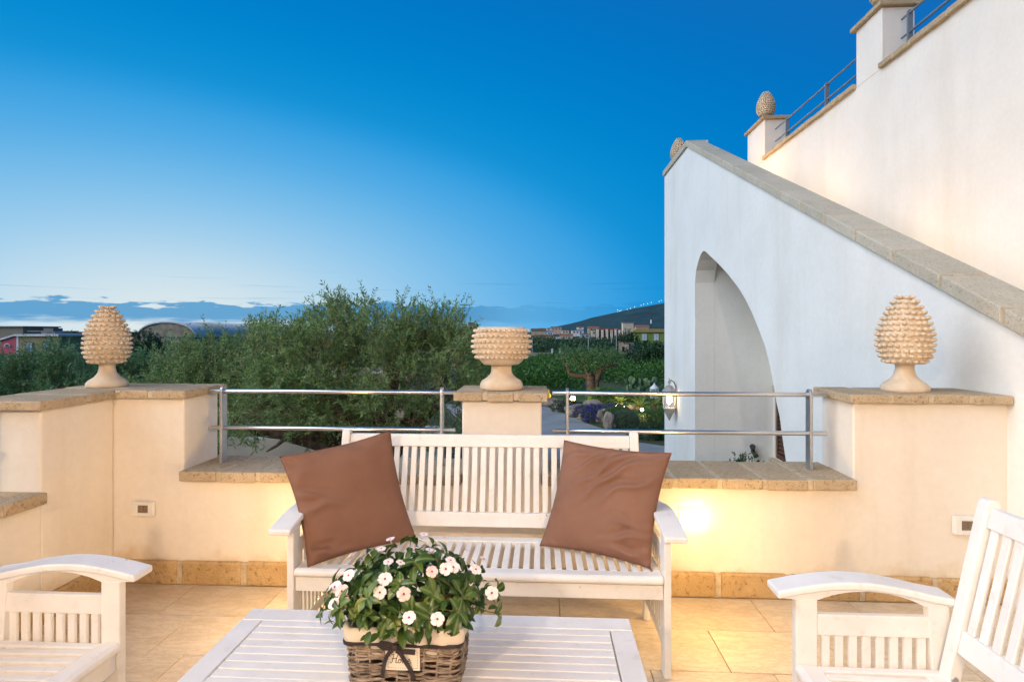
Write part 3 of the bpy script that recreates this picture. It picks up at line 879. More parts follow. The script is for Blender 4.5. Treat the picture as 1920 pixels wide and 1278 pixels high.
def pine_cone(name, label, loc, h=0.50, rmax=0.158, group=None, rows=13, rz=0.0):
    t = thing(name, label, 'finial', loc, rz, group)
    ped = [(0.0, 0.0), (0.128, 0.0), (0.131, 0.012), (0.128, 0.026), (0.112, 0.042), (0.080, 0.060), (0.059, 0.084), (0.050, 0.112), (0.049, 0.130), (0.060, 0.146), (0.090, 0.153), (0.0, 0.156)]
    k = h / 0.50
    q = MB(); q.lathe([(r * k * 0.84, z * k) for r, z in ped], 36); part('pedestal', q, M['ceramic'], t, smooth=True, world=False)
    z0, z1 = 0.142 * k, h
    body = [(0.035 * k, z0 - 0.002)]
    for i in range(19):
        u = i / 18
        body.append((max(0.001, (rmax - 0.014) * egg_r(u) if u < 0.995 else 0.001), z0 + (z1 - 0.012 - z0) * u))
    q = MB(); q.lathe([(0.001, z0 - 0.001)] + body, 28)
    for r in range(rows):
        u = 0.035 + 0.925 * r / (rows - 1)
        rad = (rmax - 0.010) * egg_r(u); z = z0 + (z1 - z0) * u
        pitch = 0.0305 * k
        n = max(5, int(round(2 * PI * rad / pitch)))
        n = min(n, 28)
        sr = min(pitch * 0.47, 2 * PI * rad / n * 0.455)
        for j in range(n):
            a = 2 * PI * (j + 0.5 * (r % 2)) / n + rz
            slope = 0.30 + 0.5 * (u - 0.4)
            a += random.uniform(-.025, .025); scale_ball(q, ((rad) * math.cos(a), rad * math.sin(a), z + random.uniform(-0.0025, 0.0025)), (math.cos(a), math.sin(a), slope + random.uniform(-.1, .1)), sr * random.uniform(0.86, 1.08))
    part('cone', q, M['ceramic'], t, smooth=True, world=False)
    return t
def ground_pine(v): return v
pine_cone('pine_cone_finial', 'ceramic pine cone on the corner pier left of the olive trees', (-2.583, 3.165, PCAP), 0.485, 0.124, 'ceramic pine cone finials')
pine_cone('pine_cone_finial', 'ceramic pine cone on the right pier in front of the staircase wall', (1.993, 3.165, PCAP), 0.530, 0.139, 'ceramic pine cone finials')
pine_cone('pine_cone_finial', 'ceramic pine cone on the roof parapet pier of the tall house wall', (X2 + 0.17, 9.57, UP), 0.55, 0.150, 'ceramic pine cone finials', rows=13)
pine_cone('pine_cone_finial', 'ceramic pine cone peeking over the far top end of the staircase', (X1 + 0.22, 10.80, CAPB + 0.055), 0.60, 0.155, 'ceramic pine cone finials', rows=13)
pine_cone('pine_cone_finial', 'ceramic pine cone at the top edge of the picture on nearer roof pier', (X2 + 0.17, 6.33, UP), 0.55, 0.150, 'ceramic pine cone finials', rows=13)

t = thing('ceramic_urn', 'bowl shaped ceramic urn covered in knobs on the central pier', 'urn', (-0.232, 3.165, PCAP))
q = MB()
q.lathe([(0, 0), (0.118, 0), (0.123, 0.010), (0.122, 0.030), (0.112, 0.048), (0.085, 0.064), (0.066, 0.082), (0.058, 0.100), (0.058, 0.128), (0.066, 0.142), (0.0, 0.143)], 40)
part('pedestal', q, M['ceramic'], t, smooth=True, world=False)
def bowl_r(u): return 0.088 + (0.158 - 0.088) * math.sin(min(1, u * 1.75 + 0.05) * PI / 2) ** 0.7 - 0.022 * max(0, (u - 0.55) / 0.45) ** 1.6
q = MB(); z0, z1 = 0.140, 0.352
pr = [(0.06, z0)] + [(bowl_r(i / 14), z0 + (z1 - z0) * i / 14) for i in range(15)]
pr += [(bowl_r(1) - 0.016, z1 - 0.001), (bowl_r(1) - 0.022, z1 - 0.05), (0.07, z1 - 0.16), (0.001, z1 - 0.17)]
q.lathe(pr, 44)
for r in range(6):
    u = 0.20 + 0.70 * r / 5
    n = 34; rad = bowl_r(u) + 0.006; z = z0 + (z1 - z0) * u
    for j in range(n):
        a = 2 * PI * (j + 0.5 * (r % 2)) / n
        scale_ball(q, (rad * math.cos(a), rad * math.sin(a), z), (math.cos(a), math.sin(a), 0.05), 0.0118 * random.uniform(0.92, 1.06), flat=0.95)
part('bowl', q, M['ceramic'], t, smooth=True, world=False)

# =================================================================== RAILINGS
def rail_post(t, x, y, z0, z1, axis='x', wdt=0.015, dep=0.057, mat=None):
    """flat bar post with a rounded head; axis = direction the rail runs"""
    d = dep / 2
    prof = [(-d, z0), (d, z0)] + [(d * math.cos(a), z1 - d + d * math.sin(a)) for a in [PI * i / 8 for i in range(9)]]
    q = MB()
    if axis == 'x': q.prism([(y + p, z) for p, z in prof], 'x', x - wdt / 2, x + wdt / 2)
    else: q.prism([(x + p, z) for p, z in prof], 'y', y - wdt / 2, y + wdt / 2)
    return part('post', q, mat or M['steelpost'], t, bevel=0.0015, seg=1, recalc=True)
def bar(t, p0, p1, r, mat=None):
    q = MB(); q.tube([p0, p1], r, 14); return part('rail', q, mat or M['steel'], t, smooth=False, bevel=0.002, seg=1)
def smooth_angle(o):
    for p in o.data.polygons: p.use_smooth = len(p.vertices) == 4
for (label, posts, xa, xb) in (('steel railing left of the central pier, in front of the big olive', (-1.880, -0.577), -1.963, -0.499),
                               ('steel railing right of the central pier, in front of the garden path', (0.143, 1.489), 0.057, 1.579)):
    t = thing('metal_railing', label, 'railing', ((xa + xb) / 2, 3.18, LEDGE), 0, 'steel railings along the back parapet')
    for x in posts: rail_post(t, x, 3.18, LEDGE - 0.01, 1.082)
    for z in (1.051, 0.836): smooth_angle(bar(t, (xa, 3.172, z), (xb, 3.172, z), 0.0128))
t = thing('metal_railing', 'steel railing on the left parapet, only its bar end in view', 'railing', (XL - 0.16, 1.6, LEDGE))
for y in (2.35, 0.6): rail_post(t, XL - 0.17, y, LEDGE - 0.01, 1.082, 'y')
for z in (1.051, 0.836): smooth_angle(bar(t, (XL - 0.162, 2.47, z), (XL - 0.162, 0.4, z), 0.0128))
blue_steel = plain('blue grey painted steel', (0.17, 0.21, 0.25), 0.45)
for lab, ps, ya, yb in (('long roof railing of the tall house between its two piers', (8.68, 7.50, 6.75), 9.10, 6.62), ('roof railing of the tall house nearer the camera, cut by the picture top', (5.86, 4.6, 3.3), 5.98, 3.15)):
    t = thing('metal_railing', lab, 'railing', (X2 + 0.15, (ya + yb) / 2, UL), 0, 'railings on the house roof')
    for y in ps: rail_post(t, X2 + 0.14, y, UL - 0.01, UL + 0.44, 'y', mat=blue_steel)
    for z in (UL + 0.405, UL + 0.21, UL + 0.03): bar(t, (X2 + 0.135, ya, z), (X2 + 0.135, yb, z), 0.012, blue_steel)
t = thing('metal_railing', 'short railing across the far end of the stair landing', 'railing', (X1 + 0.9, HE + 0.8, CAPB + 0.1))
for x in (X1 + 0.5, X2 - 0.1): rail_post(t, x, SE - 0.16, CAPB + 0.10, CAPB + 0.44, mat=blue_steel)
for z in (CAPB + 0.405,): bar(t, (X1 + 0.40, SE - 0.165, z), (X2 - 0.01, SE - 0.165, z), 0.012, blue_steel)

# =================================================================== WHITE SLATTED SEATS
def rounded_post(t, pts, w, thick, name='leg', x=0.0):
    """post with side outline pts (y,z) extruded in x about x, rounded edges"""
    q = MB(); q.prism(pts, 'x', x - thick / 2, x + thick / 2)
    return part(name, q, M['paint'], t, bevel=0.006, seg=2, world=False, recalc=True)
def arm_profile():
    top = []; bot = []
    for i in range(15):
        s = i / 14; y = -0.058 + 0.540 * s
        z = 0.591 + 0.034 * math.sin(PI * min(1, max(0, (s - 0.0) / 0.86))) ** 1.0 - 0.012 * max(0, (s - 0.86) / 0.14)
        top.append((y, z)); 
    ys = [(-0.046, 0.578), (-0.028, 0.568), (0.0, 0.563), (0.062, 0.560), (0.085, 0.572), (0.12, 0.586), (0.20, 0.598), (0.28, 0.594), (0.345, 0.580), (0.385, 0.563), (0.454, 0.556)]
    return top, ys
def slat_seat(name, label, cat, loc, rz, width, group=None, nback=None, nseat=None, dz=0.0):
    """slatted bench or armchair. Own axes: front at -Y, x along the width, leg fronts at y=0"""
    t = thing(name, label, cat, loc, rz, group)
    hw = width / 2
    for s in (-1, 1):
        lx = s * (hw - 0.015)
        q = MB(); q.box(lx - 0.0145, lx + 0.0145, 0.0, 0.066, 0.0, 0.5655); part('front_leg', q, M['paint'], t, bevel=0.004, world=False, recalc=True)
        # raked rear leg that stops under the arm
        q = MB(); q.prism([(0.455, 0.0), (0.505, 0.0), (0.478, 0.30), (0.462, 0.560), (0.398, 0.560), (0.415, 0.30)], 'x', lx - 0.0145, lx + 0.0145)
        part('rear_leg', q, M['paint'], t, bevel=0.004, world=False, recalc=True)
        # arm: arched in side view
        top, bot = arm_profile()
        q = MB(); x0, x1 = lx - 0.0145 - (0.052 if s < 0 else 0.012), lx + 0.0145 + (0.052 if s > 0 else 0.012)
        n = len(top)
        # slab of even thickness following the arch
        pt = top + [(y, z - 0.024) for y, z in reversed(top)]
        m = len(pt)
        vs = [(x0, y, z) for y, z in pt] + [(x1, y, z) for y, z in pt]
        fs = [(i, i + 1, m + i + 1, m + i) for i in range(m - 1)] + [(m - 1, 0, m, 2 * m - 1)]
        for i in range(n - 1):
            fs += [(i, m - 1 - i, m - 2 - i, i + 1), (m + i, m + i + 1, 2 * m - 2 - i, 2 * m - 1 - i)]
        q.add(vs, fs)
        arm = part('armrest', q, M['paint'], t, bevel=0.007, seg=3, world=False, recalc=True)
        # curved apron under the arm
        tp = [(y, z - 0.0305) for y, z in top if -0.05 < y < 0.455]
        bt = [(-0.030, 0.566), (0.0, 0.5625), (0.064, 0.5620), (0.082, 0.569), (0.105, 0.578), (0.16, 0.590), (0.22, 0.594), (0.28, 0.588), (0.335, 0.575), (0.365, 0.563), (0.385, 0.552), (0.452, 0.548)]
        q = MB()
        def zi(L, y):
            for (a, za), (b, zb) in zip(L, L[1:]):
                if a <= y <= b: return za + (zb - za) * (y - a) / (b - a)
            return L[-1][1] if y > L[-1][0] else L[0][1]
        Y = [-0.040 + 0.516 * i / 24 for i in range(25)]
        A = [(y, zi(top, y) - 0.0243) for y in Y]; B = [(y, min(zi(bt, y), zi(top, y) - 0.028)) for y in Y]
        xa, xb = lx - 0.0125, lx + 0.0125
        vs = [(xa, *p) for p in A] + [(xa, *p) for p in B] + [(xb, *p) for p in A] + [(xb, *p) for p in B]
        fs = []
        for i in range(24):
            fs += [(i, i + 1, 25 + i + 1, 25 + i), (50 + i, 75 + i, 75 + i + 1, 50 + i + 1), (i, 50 + i, 51 + i, i + 1), (25 + i, 26 + i, 76 + i, 75 + i)]
        fs += [(0, 25, 75, 50), (24, 74, 99, 49)]
        q.add(vs, fs); part('arm_bracket', q, M['paint'], arm, world=False, recalc=True)
        # side panel: rail, slats, stretcher
        q = MB(); q.box(lx - 0.011, lx + 0.011, 0.0665, 0.412, 0.452, 0.517); part('side_rail', q, M['paint'], t, bevel=0.003, world=False, recalc=True)
        q = MB(); q.box(lx - 0.011, lx + 0.011, 0.0665, 0.448, 0.105, 0.150); part('stretcher', q, M['paint'], t, bevel=0.003, world=False, recalc=True)
        b = MB(); b.box(-0.0065, 0.0065, -0.0125, 0.0125, 0.1505, 0.4515)
        sm = b.mesh('side_slat', M['paint'])
        for i in range(8):
            link('side_slat', sm, t, (lx, 0.095 + 0.0415 * i, 0), bevel=0.002, seg=1)
        # seat side rail
        q = MB(); q.box(lx - s * 0.030 - 0.0145, lx - s * 0.030 + 0.0145, 0.050, 0.455, 0.352 + dz, 0.405 + dz); part('seat_rail', q, M['paint'], t, bevel=0.004, world=False, recalc=True)
    iw = hw - 0.031
    q = MB(); q.box(-iw, iw, 0.012, 0.036, 0.312 + dz, 0.371 + dz); part('front_apron', q, M['paint'], t, bevel=0.003, world=False, recalc=True)
    q = MB(); q.prism([(y, z + dz) for y, z in ((-0.002, 0.378), (0.066, 0.374), (0.070, 0.405), (0.010, 0.410), (-0.004, 0.403), (-0.008, 0.390))], 'x', -iw, iw)
    part('seat_front_rail', q, M['paint'], t, bevel=0.006, seg=3, world=False, recalc=True)
    q = MB(); q.box(-iw + 0.02, iw - 0.02, 0.372, 0.430, 0.368 + dz, 0.402 + dz); part('seat_rear_rail', q, M['paint'], t, bevel=0.004, world=False, recalc=True)
    span = 2 * (iw - 0.030); n = nseat or int(round(span / 0.0455)); p = span / n
    b = MB(); b.add([(-0.0135, 0.069, 0.384), (0.0135, 0.069, 0.384), (0.0135, 0.373, 0.378), (-0.0135, 0.373, 0.378), (-0.0135, 0.069, 0.405), (0.0135, 0.069, 0.405), (0.0135, 0.373, 0.399), (-0.0135, 0.373, 0.399)],
                 [(3, 2, 1, 0), (4, 5, 6, 7), (0, 1, 5, 4), (1, 2, 6, 5), (2, 3, 7, 6), (3, 0, 4, 7)])
    sm = b.mesh('seat_slat', M['paint'])
    for i in range(n): link('seat_slat', sm, t, (-span / 2 + (i + 0.5) * p, 0, dz), bevel=0.002, seg=1)
    # back: leaning frame inside the arms
    def by(z): return 0.432 + (z - 0.40) * 0.225
    pw = hw - 0.062
    for s in (-1, 1):
        x = s * pw
        pts = [(by(0.33) - 0.004, 0.33), (by(0.33) + 0.038, 0.33), (by(0.88) + 0.036, 0.880), (by(0.88) + 0.030, 0.892), (by(0.88) + 0.012, 0.899), (by(0.88) - 0.004, 0.893), (by(0.88) - 0.008, 0.880)]
        q = MB(); q.prism(pts, 'x', x - 0.021, x + 0.021); bp = part('back_post', q, M['paint'], t, bevel=0.006, seg=3, world=False, recalc=True)
        q = MB(); q.tube([(x - 0.024, by(0.36) + 0.016, 0.36), (x + 0.024, by(0.36) + 0.016, 0.36)], 0.011, 12); part('bolt', q, M['steelpost'], bp, world=False, bevel=0.002, seg=1)
    bw = pw - 0.0215
    def back_rail(z0, z1, th):
        q = MB(); q.prism([(by(z0) + 0.002, z0), (by(z0) + 0.002 + th, z0), (by(z1) + 0.002 + th, z1), (by(z1) + 0.002, z1)], 'x', -bw, bw)
        return part('back_rail', q, M['paint'], t, bevel=0.004, seg=2, world=False, recalc=True)
    back_rail(0.817, 0.876, 0.026); back_rail(0.442, 0.508, 0.026)
    span = 2 * bw; n = nback or int(round(span / 0.0448)); p = span / n
    b = MB(); b.add([(-0.0135, by(0.5085) + 0.009, 0.5085), (0.0135, by(0.5085) + 0.009, 0.5085), (0.0135, by(0.5085) + 0.022, 0.5085), (-0.0135, by(0.5085) + 0.022, 0.5085),
                     (-0.0135, by(0.8165) + 0.009, 0.8165), (0.0135, by(0.8165) + 0.009, 0.8165), (0.0135, by(0.8165) + 0.022, 0.8165), (-0.0135, by(0.8165) + 0.022, 0.8165)],
                 [(3, 2, 1, 0), (4, 5, 6, 7), (0, 1, 5, 4), (1, 2, 6, 5), (2, 3, 7, 6), (3, 0, 4, 7)])
    sm = b.mesh('back_slat', M['paint'])
    for i in range(n): link('back_slat', sm, t, (-span / 2 + (i + 0.5) * p, 0, 0), bevel=0.002, seg=1)
    return t
BX, BY = -0.273, 2.268
slat_seat('garden_bench', 'long white slatted garden bench under the two brown cushions', 'bench', (BX, BY, 0), 0, 1.59)
slat_seat('garden_armchair', 'white slatted garden armchair on the left, its back cut off by the picture', 'armchair', (-1.410, 1.480, 0), PI / 2, 0.66, 'white slatted armchairs', nback=11, dz=-0.045)
slat_seat('garden_armchair', 'white slatted garden armchair on the right with its backrest in view', 'armchair', (0.793, 1.480, 0), -PI / 2, 0.66, 'white slatted armchairs', nback=11, dz=-0.045)

# ---- coffee table
TZ = 0.44
TX0, TX1, TY0, TY1 = -1.004, 0.291, 1.20, 1.880
t = thing('coffee_table', 'low white slatted coffee table with a framed top', 'table', ((TX0 + TX1) / 2, (TY0 + TY1) / 2, 0))
fr = 0.074
for (a, b, c, d) in ((TX0, TX1, TY1 - fr, TY1), (TX0, TX1, TY0, TY0 + fr)):
    q = MB(); q.box(a, b, c, d, TZ - 0.024, TZ); part('frame_rail', q, M['paint'], t, bevel=0.003, recalc=True)
for (a, b) in ((TX0, TX0 + fr - 0.004), (TX1 - fr + 0.004, TX1)):
    q = MB(); q.box(a, b, TY0 + fr + 0.0015, TY1 - fr - 0.0015, TZ - 0.024, TZ - 0.0003); part('frame_rail', q, M['paint'], t, bevel=0.003, recalc=True)
ns = 14; sp = (TY1 - TY0 - 2 * fr) / ns
for i in range(ns):
    y = TY0 + fr + i * sp
    q = MB(); dz = random.uniform(-0.0012, 0.0006); q.box(TX0 + fr - 0.001 + random.uniform(0, 0.002), TX1 - fr - 0.0005, y + 0.0018, y + sp - 0.0018, TZ - 0.020, TZ - 0.001 + dz)
    part('table_slat', q, M['paint'], t, bevel=0.0025, seg=2, recalc=True)
for x in (TX0 + 0.05, TX1 - 0.05):
    for y in (TY0 + 0.05, TY1 - 0.05):
        q = MB(); q.box(x - 0.03, x + 0.03, y - 0.03, y + 0.03, 0, TZ - 0.0245); part('leg', q, M['paint'], t, bevel=0.004, recalc=True)
for y in (TY0 + 0.05, TY1 - 0.05):
    q = MB(); q.box(TX0 + 0.081, TX1 - 0.081, y - 0.011, y + 0.011, TZ - 0.085, TZ - 0.025); part('apron', q, M['paint'], t, bevel=0.003, recalc=True)
for x in (TX0 + 0.05, TX1 - 0.05):
    q = MB(); q.box(x - 0.011, x + 0.011, TY0 + 0.081, TY1 - 0.081, TZ - 0.085, TZ - 0.025); part('apron', q, M['paint'], t, bevel=0.003, recalc=True)
q = MB(); q.box(TX0 + 0.075, TX1 - 0.075, TY0 + 0.076, TY1 - 0.076, TZ - 0.034, TZ - 0.0245); part('underboard', q, M['paint'], t, recalc=True)

# =================================================================== CUSHIONS
def cushion(label, BL, BR, TR, TL, thick, seed, folds):
    c = (Vector(BL) + Vector(BR)) / 2
    t = thing('cushion', label, 'cushion', c, 0, 'brown scatter cushions')
    BL, BR, TR, TL = map(Vector, (BL, BR, TR, TL))
    n = 56
    nrm = ((BR - BL).cross(TL - BL)).normalized()          # towards the viewer
    if nrm.y > 0: nrm = -nrm
    ux = (BR - BL).normalized()
    def mid(u, v):
        # edges bow inward between the corners
        uu = 0.5 + (u - 0.5) * (1 - 0.085 * (1 - (2 * v - 1) ** 2)); vv = 0.5 + (v - 0.5) * (1 - 0.065 * (1 - (2 * u - 1) ** 2))
        return (BL * (1 - uu) + BR * uu) * (1 - vv) + (TL * (1 - uu) + TR * uu) * vv
    vs = []
    def wr(u, v):
        w = 0
        for (cu, cv, ang, ln, wd, amp) in folds:
            du, dv = u - cu, v - cv
            a = du * math.cos(ang) + dv * math.sin(ang); b = -du * math.sin(ang) + dv * math.cos(ang)
            b += 0.035 * math.sin(a * 7 + seed + cu * 9) + 0.02 * math.sin(a * 17 + cv * 20) 
            w += 1.5 * amp * math.exp(-(a / ln) ** 2) * (math.exp(-(b / wd) ** 2) - 0.65 * math.exp(-((b - wd * 1.7) / wd) ** 2))
        return w
    for side in (1, -1):
        for j in range(n + 1):
            for i in range(n + 1):
                u, v = i / n, j / n
                f = max(0, (1 - abs(2 * u - 1) ** 2.6)) * max(0, (1 - abs(2 * v - 1) ** 2.6))
                th = thick * f ** 0.55
                p = mid(u, v)
                d = th * side
                e = min(1, f * 6)
                if side > 0:
                    d += wr(u, v) * e
                    d += 0.007 * e * mnoise.noise(Vector((u * 2.6 + seed, v * 2.6, seed)))
                d += 0.0009 * e * mnoise.noise(Vector((u * 16, v * 16, seed + 3)))
                # puckers along the edge
                pk = 0.004 * (1 - min(1, f * 3)) * math.sin((u + v) * 60 + seed) * (1 if 0.02 < f else 0)
                vs.append(p + nrm * (d + pk))
    m = (n + 1) ** 2; fs = []
    for j in range(n):
        for i in range(n):
            a = j * (n + 1) + i
            fs.append((a, a + 1, a + n + 2, a + n + 1)); fs.append((m + a, m + a + n + 1, m + a + n + 2, m + a + 1))
    mb = MB(); mb.add(vs, fs)
    me = mb.mesh('cover', M['cushion'], c, True)
    bm = bmesh.new(); bm.from_mesh(me); bmesh.ops.remove_doubles(bm, verts=bm.verts, dist=0.0012); bm.to_mesh(me); bm.free()
    o = link('cover', me, t)
    q = MB()
    path = [mid(i / 30, 0) for i in range(30)] + [mid(1, i / 30) for i in range(30)] + [mid(1 - i / 30, 1) for i in range(30)] + [mid(0, 1 - i / 30) for i in range(30)]
    q.tube(path, 0.0021, 6, closed=True)
    part('seam', q, M['cushion'], t, smooth=True)
    return t
cushion('brown square cushion leaning on the left end of the bench', (-0.985, 2.285, 0.412), (-0.600, 2.625, 0.408), (-0.748, 2.700, 0.915), (-1.163, 2.400, 0.848), 0.062, 1.3,
        [(0.10, 0.60, -0.35, 0.16, 0.035, 0.012), (0.14, 0.48, -0.25, 0.20, 0.04, 0.012), (0.10, 0.12, -0.5, 0.16, 0.035, 0.016), (0.2, 0.05, -0.35, 0.14, 0.03, 0.010), (0.05, 0.80, 0.4, 0.15, 0.05, 0.006), (0.6, 0.93, 0.05, 0.2, 0.04, 0.004)])
cushion('brown square cushion with diagonal creases on the right end of the bench', (-0.010, 2.575, 0.410), (0.452, 2.345, 0.412), (0.575, 2.500, 0.862), (0.108, 2.715, 0.872), 0.066, 5.1,
        [(0.62, 0.74, 0.62, 0.34, 0.034, 0.013), (0.48, 0.80, 0.62, 0.28, 0.030, 0.012), (0.33, 0.86, 0.6, 0.18, 0.026, 0.010), (0.20, 0.90, 0.55, 0.14, 0.024, 0.008), (0.74, 0.62, 0.55, 0.26, 0.034, 0.011), (0.82, 0.20, 0.42, 0.18, 0.03, 0.013), (0.86, 0.09, 0.30, 0.16, 0.03, 0.014), (0.78, 0.30, 0.2, 0.16, 0.03, 0.007), (0.05, 0.35, 0.3, 0.1, 0.03, 0.005)])

# =================================================================== BASKET, POTS AND FLOWERS
KX, KY = -0.368, 1.545
bk = thing('wicker_basket', 'grey brown willow basket with cream cloth lining and dark bow on the table', 'basket', (KX, KY, TZ))
RW, RD, BW_, BD_ = 0.155, 0.100, 0.143, 0.088     # half sizes at rim and base
RH = 0.178
def ring(hw, hd, n, rad=0.020):
    """rounded rectangle of n points"""
    pts = []
    seg = [((hw - rad), (hd - rad), 0), (-(hw - rad), (hd - rad), PI / 2), (-(hw - rad), -(hd - rad), PI), ((hw - rad), -(hd - rad), 3 * PI / 2)]
    per = []
    for (cx, cy, a0) in seg:
        for k in range(7):
            a = a0 + PI / 2 * k / 6
            per.append((cx + rad * math.cos(a), cy + rad * math.sin(a)))
    L = [0]
    for i in range(len(per)): 
        a, b = per[i], per[(i + 1) % len(per)]
        L.append(L[-1] + math.hypot(b[0] - a[0], b[1] - a[1]))
    tot = L[-1]; out = []; j = 0
    for i in range(n):
        s = tot * i / n
        while L[j + 1] < s: j += 1
        a, b = per[j], per[(j + 1) % len(per)]; f = (s - L[j]) / max(1e-9, L[j + 1] - L[j])
        out.append((a[0] + (b[0] - a[0]) * f, a[1] + (b[1] - a[1]) * f))
    return out
def at_h(z): f = z / RH; return BW_ + (RW - BW_) * f, BD_ + (RD - BD_) * f
nst_ = 26
q = MB(); nr = 21
for r in range(nr):
    z = 0.006 + (RH - 0.040) * r / (nr - 1)
    n = 156; hw_, hd_ = at_h(z); rg = ring(hw_, hd_, n)
    pts = []; ph = random.uniform(0, 6)
    for i, (x, y) in enumerate(rg):
        w = math.sin(2 * PI * i / n * nst_ / 2 * 1.0 + (r % 2) * PI) * 0.0050
        nn = math.hypot(x, y)
        pts.append((x + x / nn * w, y + y / nn * w, z + 0.0035 * math.sin(i * 0.21 + ph) + 0.0025 * math.sin(i * 0.083 + r)))
    q.tube(pts, 0.0036 * random.uniform(0.8, 1.15), 5, closed=True)
part('weave', q, M['willow'], bk, smooth=True, world=False)
q = MB()
rb, rt = ring(BW_, BD_, nst_), ring(RW, RD, nst_)
for (a, b) in zip(rb, rt): q.tube([(a[0], a[1], 0.0), (b[0], b[1], RH - 0.012)], 0.0032, 5)
part('stakes', q, M['willow'], bk, world=False)
q = MB(); pts = ring(BW_ - 0.003, BD_ - 0.003, 32); q.prism(pts, 'z', 0.001, 0.008); part('base', q, M['willow'], bk, world=False, recalc=True)
# cloth lining folded over the rim
q = MB(); n = 120; rows_ = [(-0.004, RH - 0.075, 0), (-0.006, RH - 0.02, 0), (-0.003, RH + 0.001, 0), (0.003, RH + 0.005, 0), (0.008, RH + 0.001, 1), (0.009, RH - 0.016, 1), (0.0085, RH - 0.036, 1), (0.0075, RH - 0.038, 1)]
vs = []
for k, (off, z, o_) in enumerate(rows_):
    hw_, hd_ = at_h(z); rg = ring(hw_ + off, hd_ + off, n)
    for i, (x, y) in enumerate(rg):
        nn = math.hypot(x, y)
        w = o_ * 0.0022 * math.sin(i * 0.55 + math.sin(i * 0.21) * 2) + 0.0015 * math.sin(i * 0.9)
        zz = z + (0.0035 * math.sin(i * 0.16 + 1) + 0.004 * max(0, math.cos(2 * PI * i / n)) if k in (2, 3, 4) else 0)
        vs.append((x + x / nn * w, y + y / nn * w, zz))
fs = [(k * n + i, k * n + (i + 1) % n, (k + 1) * n + (i + 1) % n, (k + 1) * n + i) for k in range(len(rows_) - 1) for i in range(n)]
q.add(vs, fs); part('cloth_lining', q, M['linen'], bk, smooth=True, world=False)
# ribbon round the basket, bow and tails on the front
q = MB(); vs = []
for (off, z) in ((0.0085, RH - 0.0455), (0.0105, RH - 0.0445), (0.0105, RH - 0.0365), (0.0085, RH - 0.0355)):
    hw_, hd_ = at_h(z); vs += [(x, y, z + 0.0015 * math.sin(i * 0.2)) for i, (x, y) in enumerate(ring(hw_ + off, hd_ + off, n))]
q.add(vs, [(k * n + i, k * n + (i + 1) % n, ((k + 1) % 4) * n + (i + 1) % n, ((k + 1) % 4) * n + i) for k in range(4) for i in range(n)])
rib = part('ribbon', q, M['ribbon'], bk, smooth=False, world=False, recalc=True)
FYB = -(RD + 0.012)
def strip(mb, pts, w, th=0.0012, twist=0.0):
    """flat ribbon along 3-D points, width mostly vertical/outward"""
    P = [Vector(p) for p in pts]; vs = []
    for i, p in enumerate(P):
        tt = (P[min(i + 1, len(P) - 1)] - P[max(i - 1, 0)]).normalized()
        s = tt.cross(Vector((0, -1, 0))).normalized()
        a = twist * i / len(P); nrm = Vector((0, -1, 0)); s = (s * math.cos(a) + nrm * math.sin(a))
        nn = tt.cross(s).normalized()
        for e, g in ((1, 1), (1, -1), (-1, -1), (-1, 1)): vs.append(p + s * w / 2 * e + nn * th / 2 * g)
    m = len(P); fs = [(i * 4 + k, i * 4 + (k + 1) % 4, (i + 1) * 4 + (k + 1) % 4, (i + 1) * 4 + k) for i in range(m - 1) for k in range(4)]
    fs += [(0, 1, 2, 3), tuple(4 * (m - 1) + k for k in (3, 2, 1, 0))]
    mb.add(vs, fs)
ZB = RH - 0.041; BXo = -0.016
q = MB()
strip(q, [(BXo, FYB - .002, ZB), (BXo - .018, FYB - .010, ZB + .012), (BXo - .034, FYB - .013, ZB + .015), (BXo - .040, FYB - .009, ZB + .008), (BXo - .030, FYB - .006, ZB + .001), (BXo, FYB - .004, ZB - .001)], 0.0150)
strip(q, [(BXo + .004, FYB - .003, ZB + .002), (BXo + .002, FYB - .011, ZB + .016), (BXo + .012, FYB - .014, ZB + .021), (BXo + .023, FYB - .012, ZB + .017), (BXo + .020, FYB - .007, ZB + .007), (BXo + .004, FYB - .003, ZB)], 0.0055)
strip(q, [(BXo, FYB - .003, ZB - .001), (BXo + .026, FYB - .009, ZB - .006), (BXo + .055, FYB - .008, ZB - .008)], 0.0140)
q.ball((BXo, FYB - .004, ZB), (0.011, 0.007, 0.008), 8, 6)
part('bow', q, M['ribbon'], rib, world=False, recalc=True)
q = MB()
def tail(sx, ex, tw):
    return [(BXo + sx * 0.004 + ex * (f ** 0.62), FYB - .006 - .010 * math.sin(PI * min(1, f * 1.3)) + 0.016 * f, ZB - .006 - 0.083 * f ** 1.35) for f in [i / 9 for i in range(10)]]
strip(q, tail(-1, -0.034, 0), 0.0105); strip(q, tail(1, 0.043, 0), 0.0115)
part('ribbon_tails', q, M['ribbon'], rib, world=False, recalc=True)
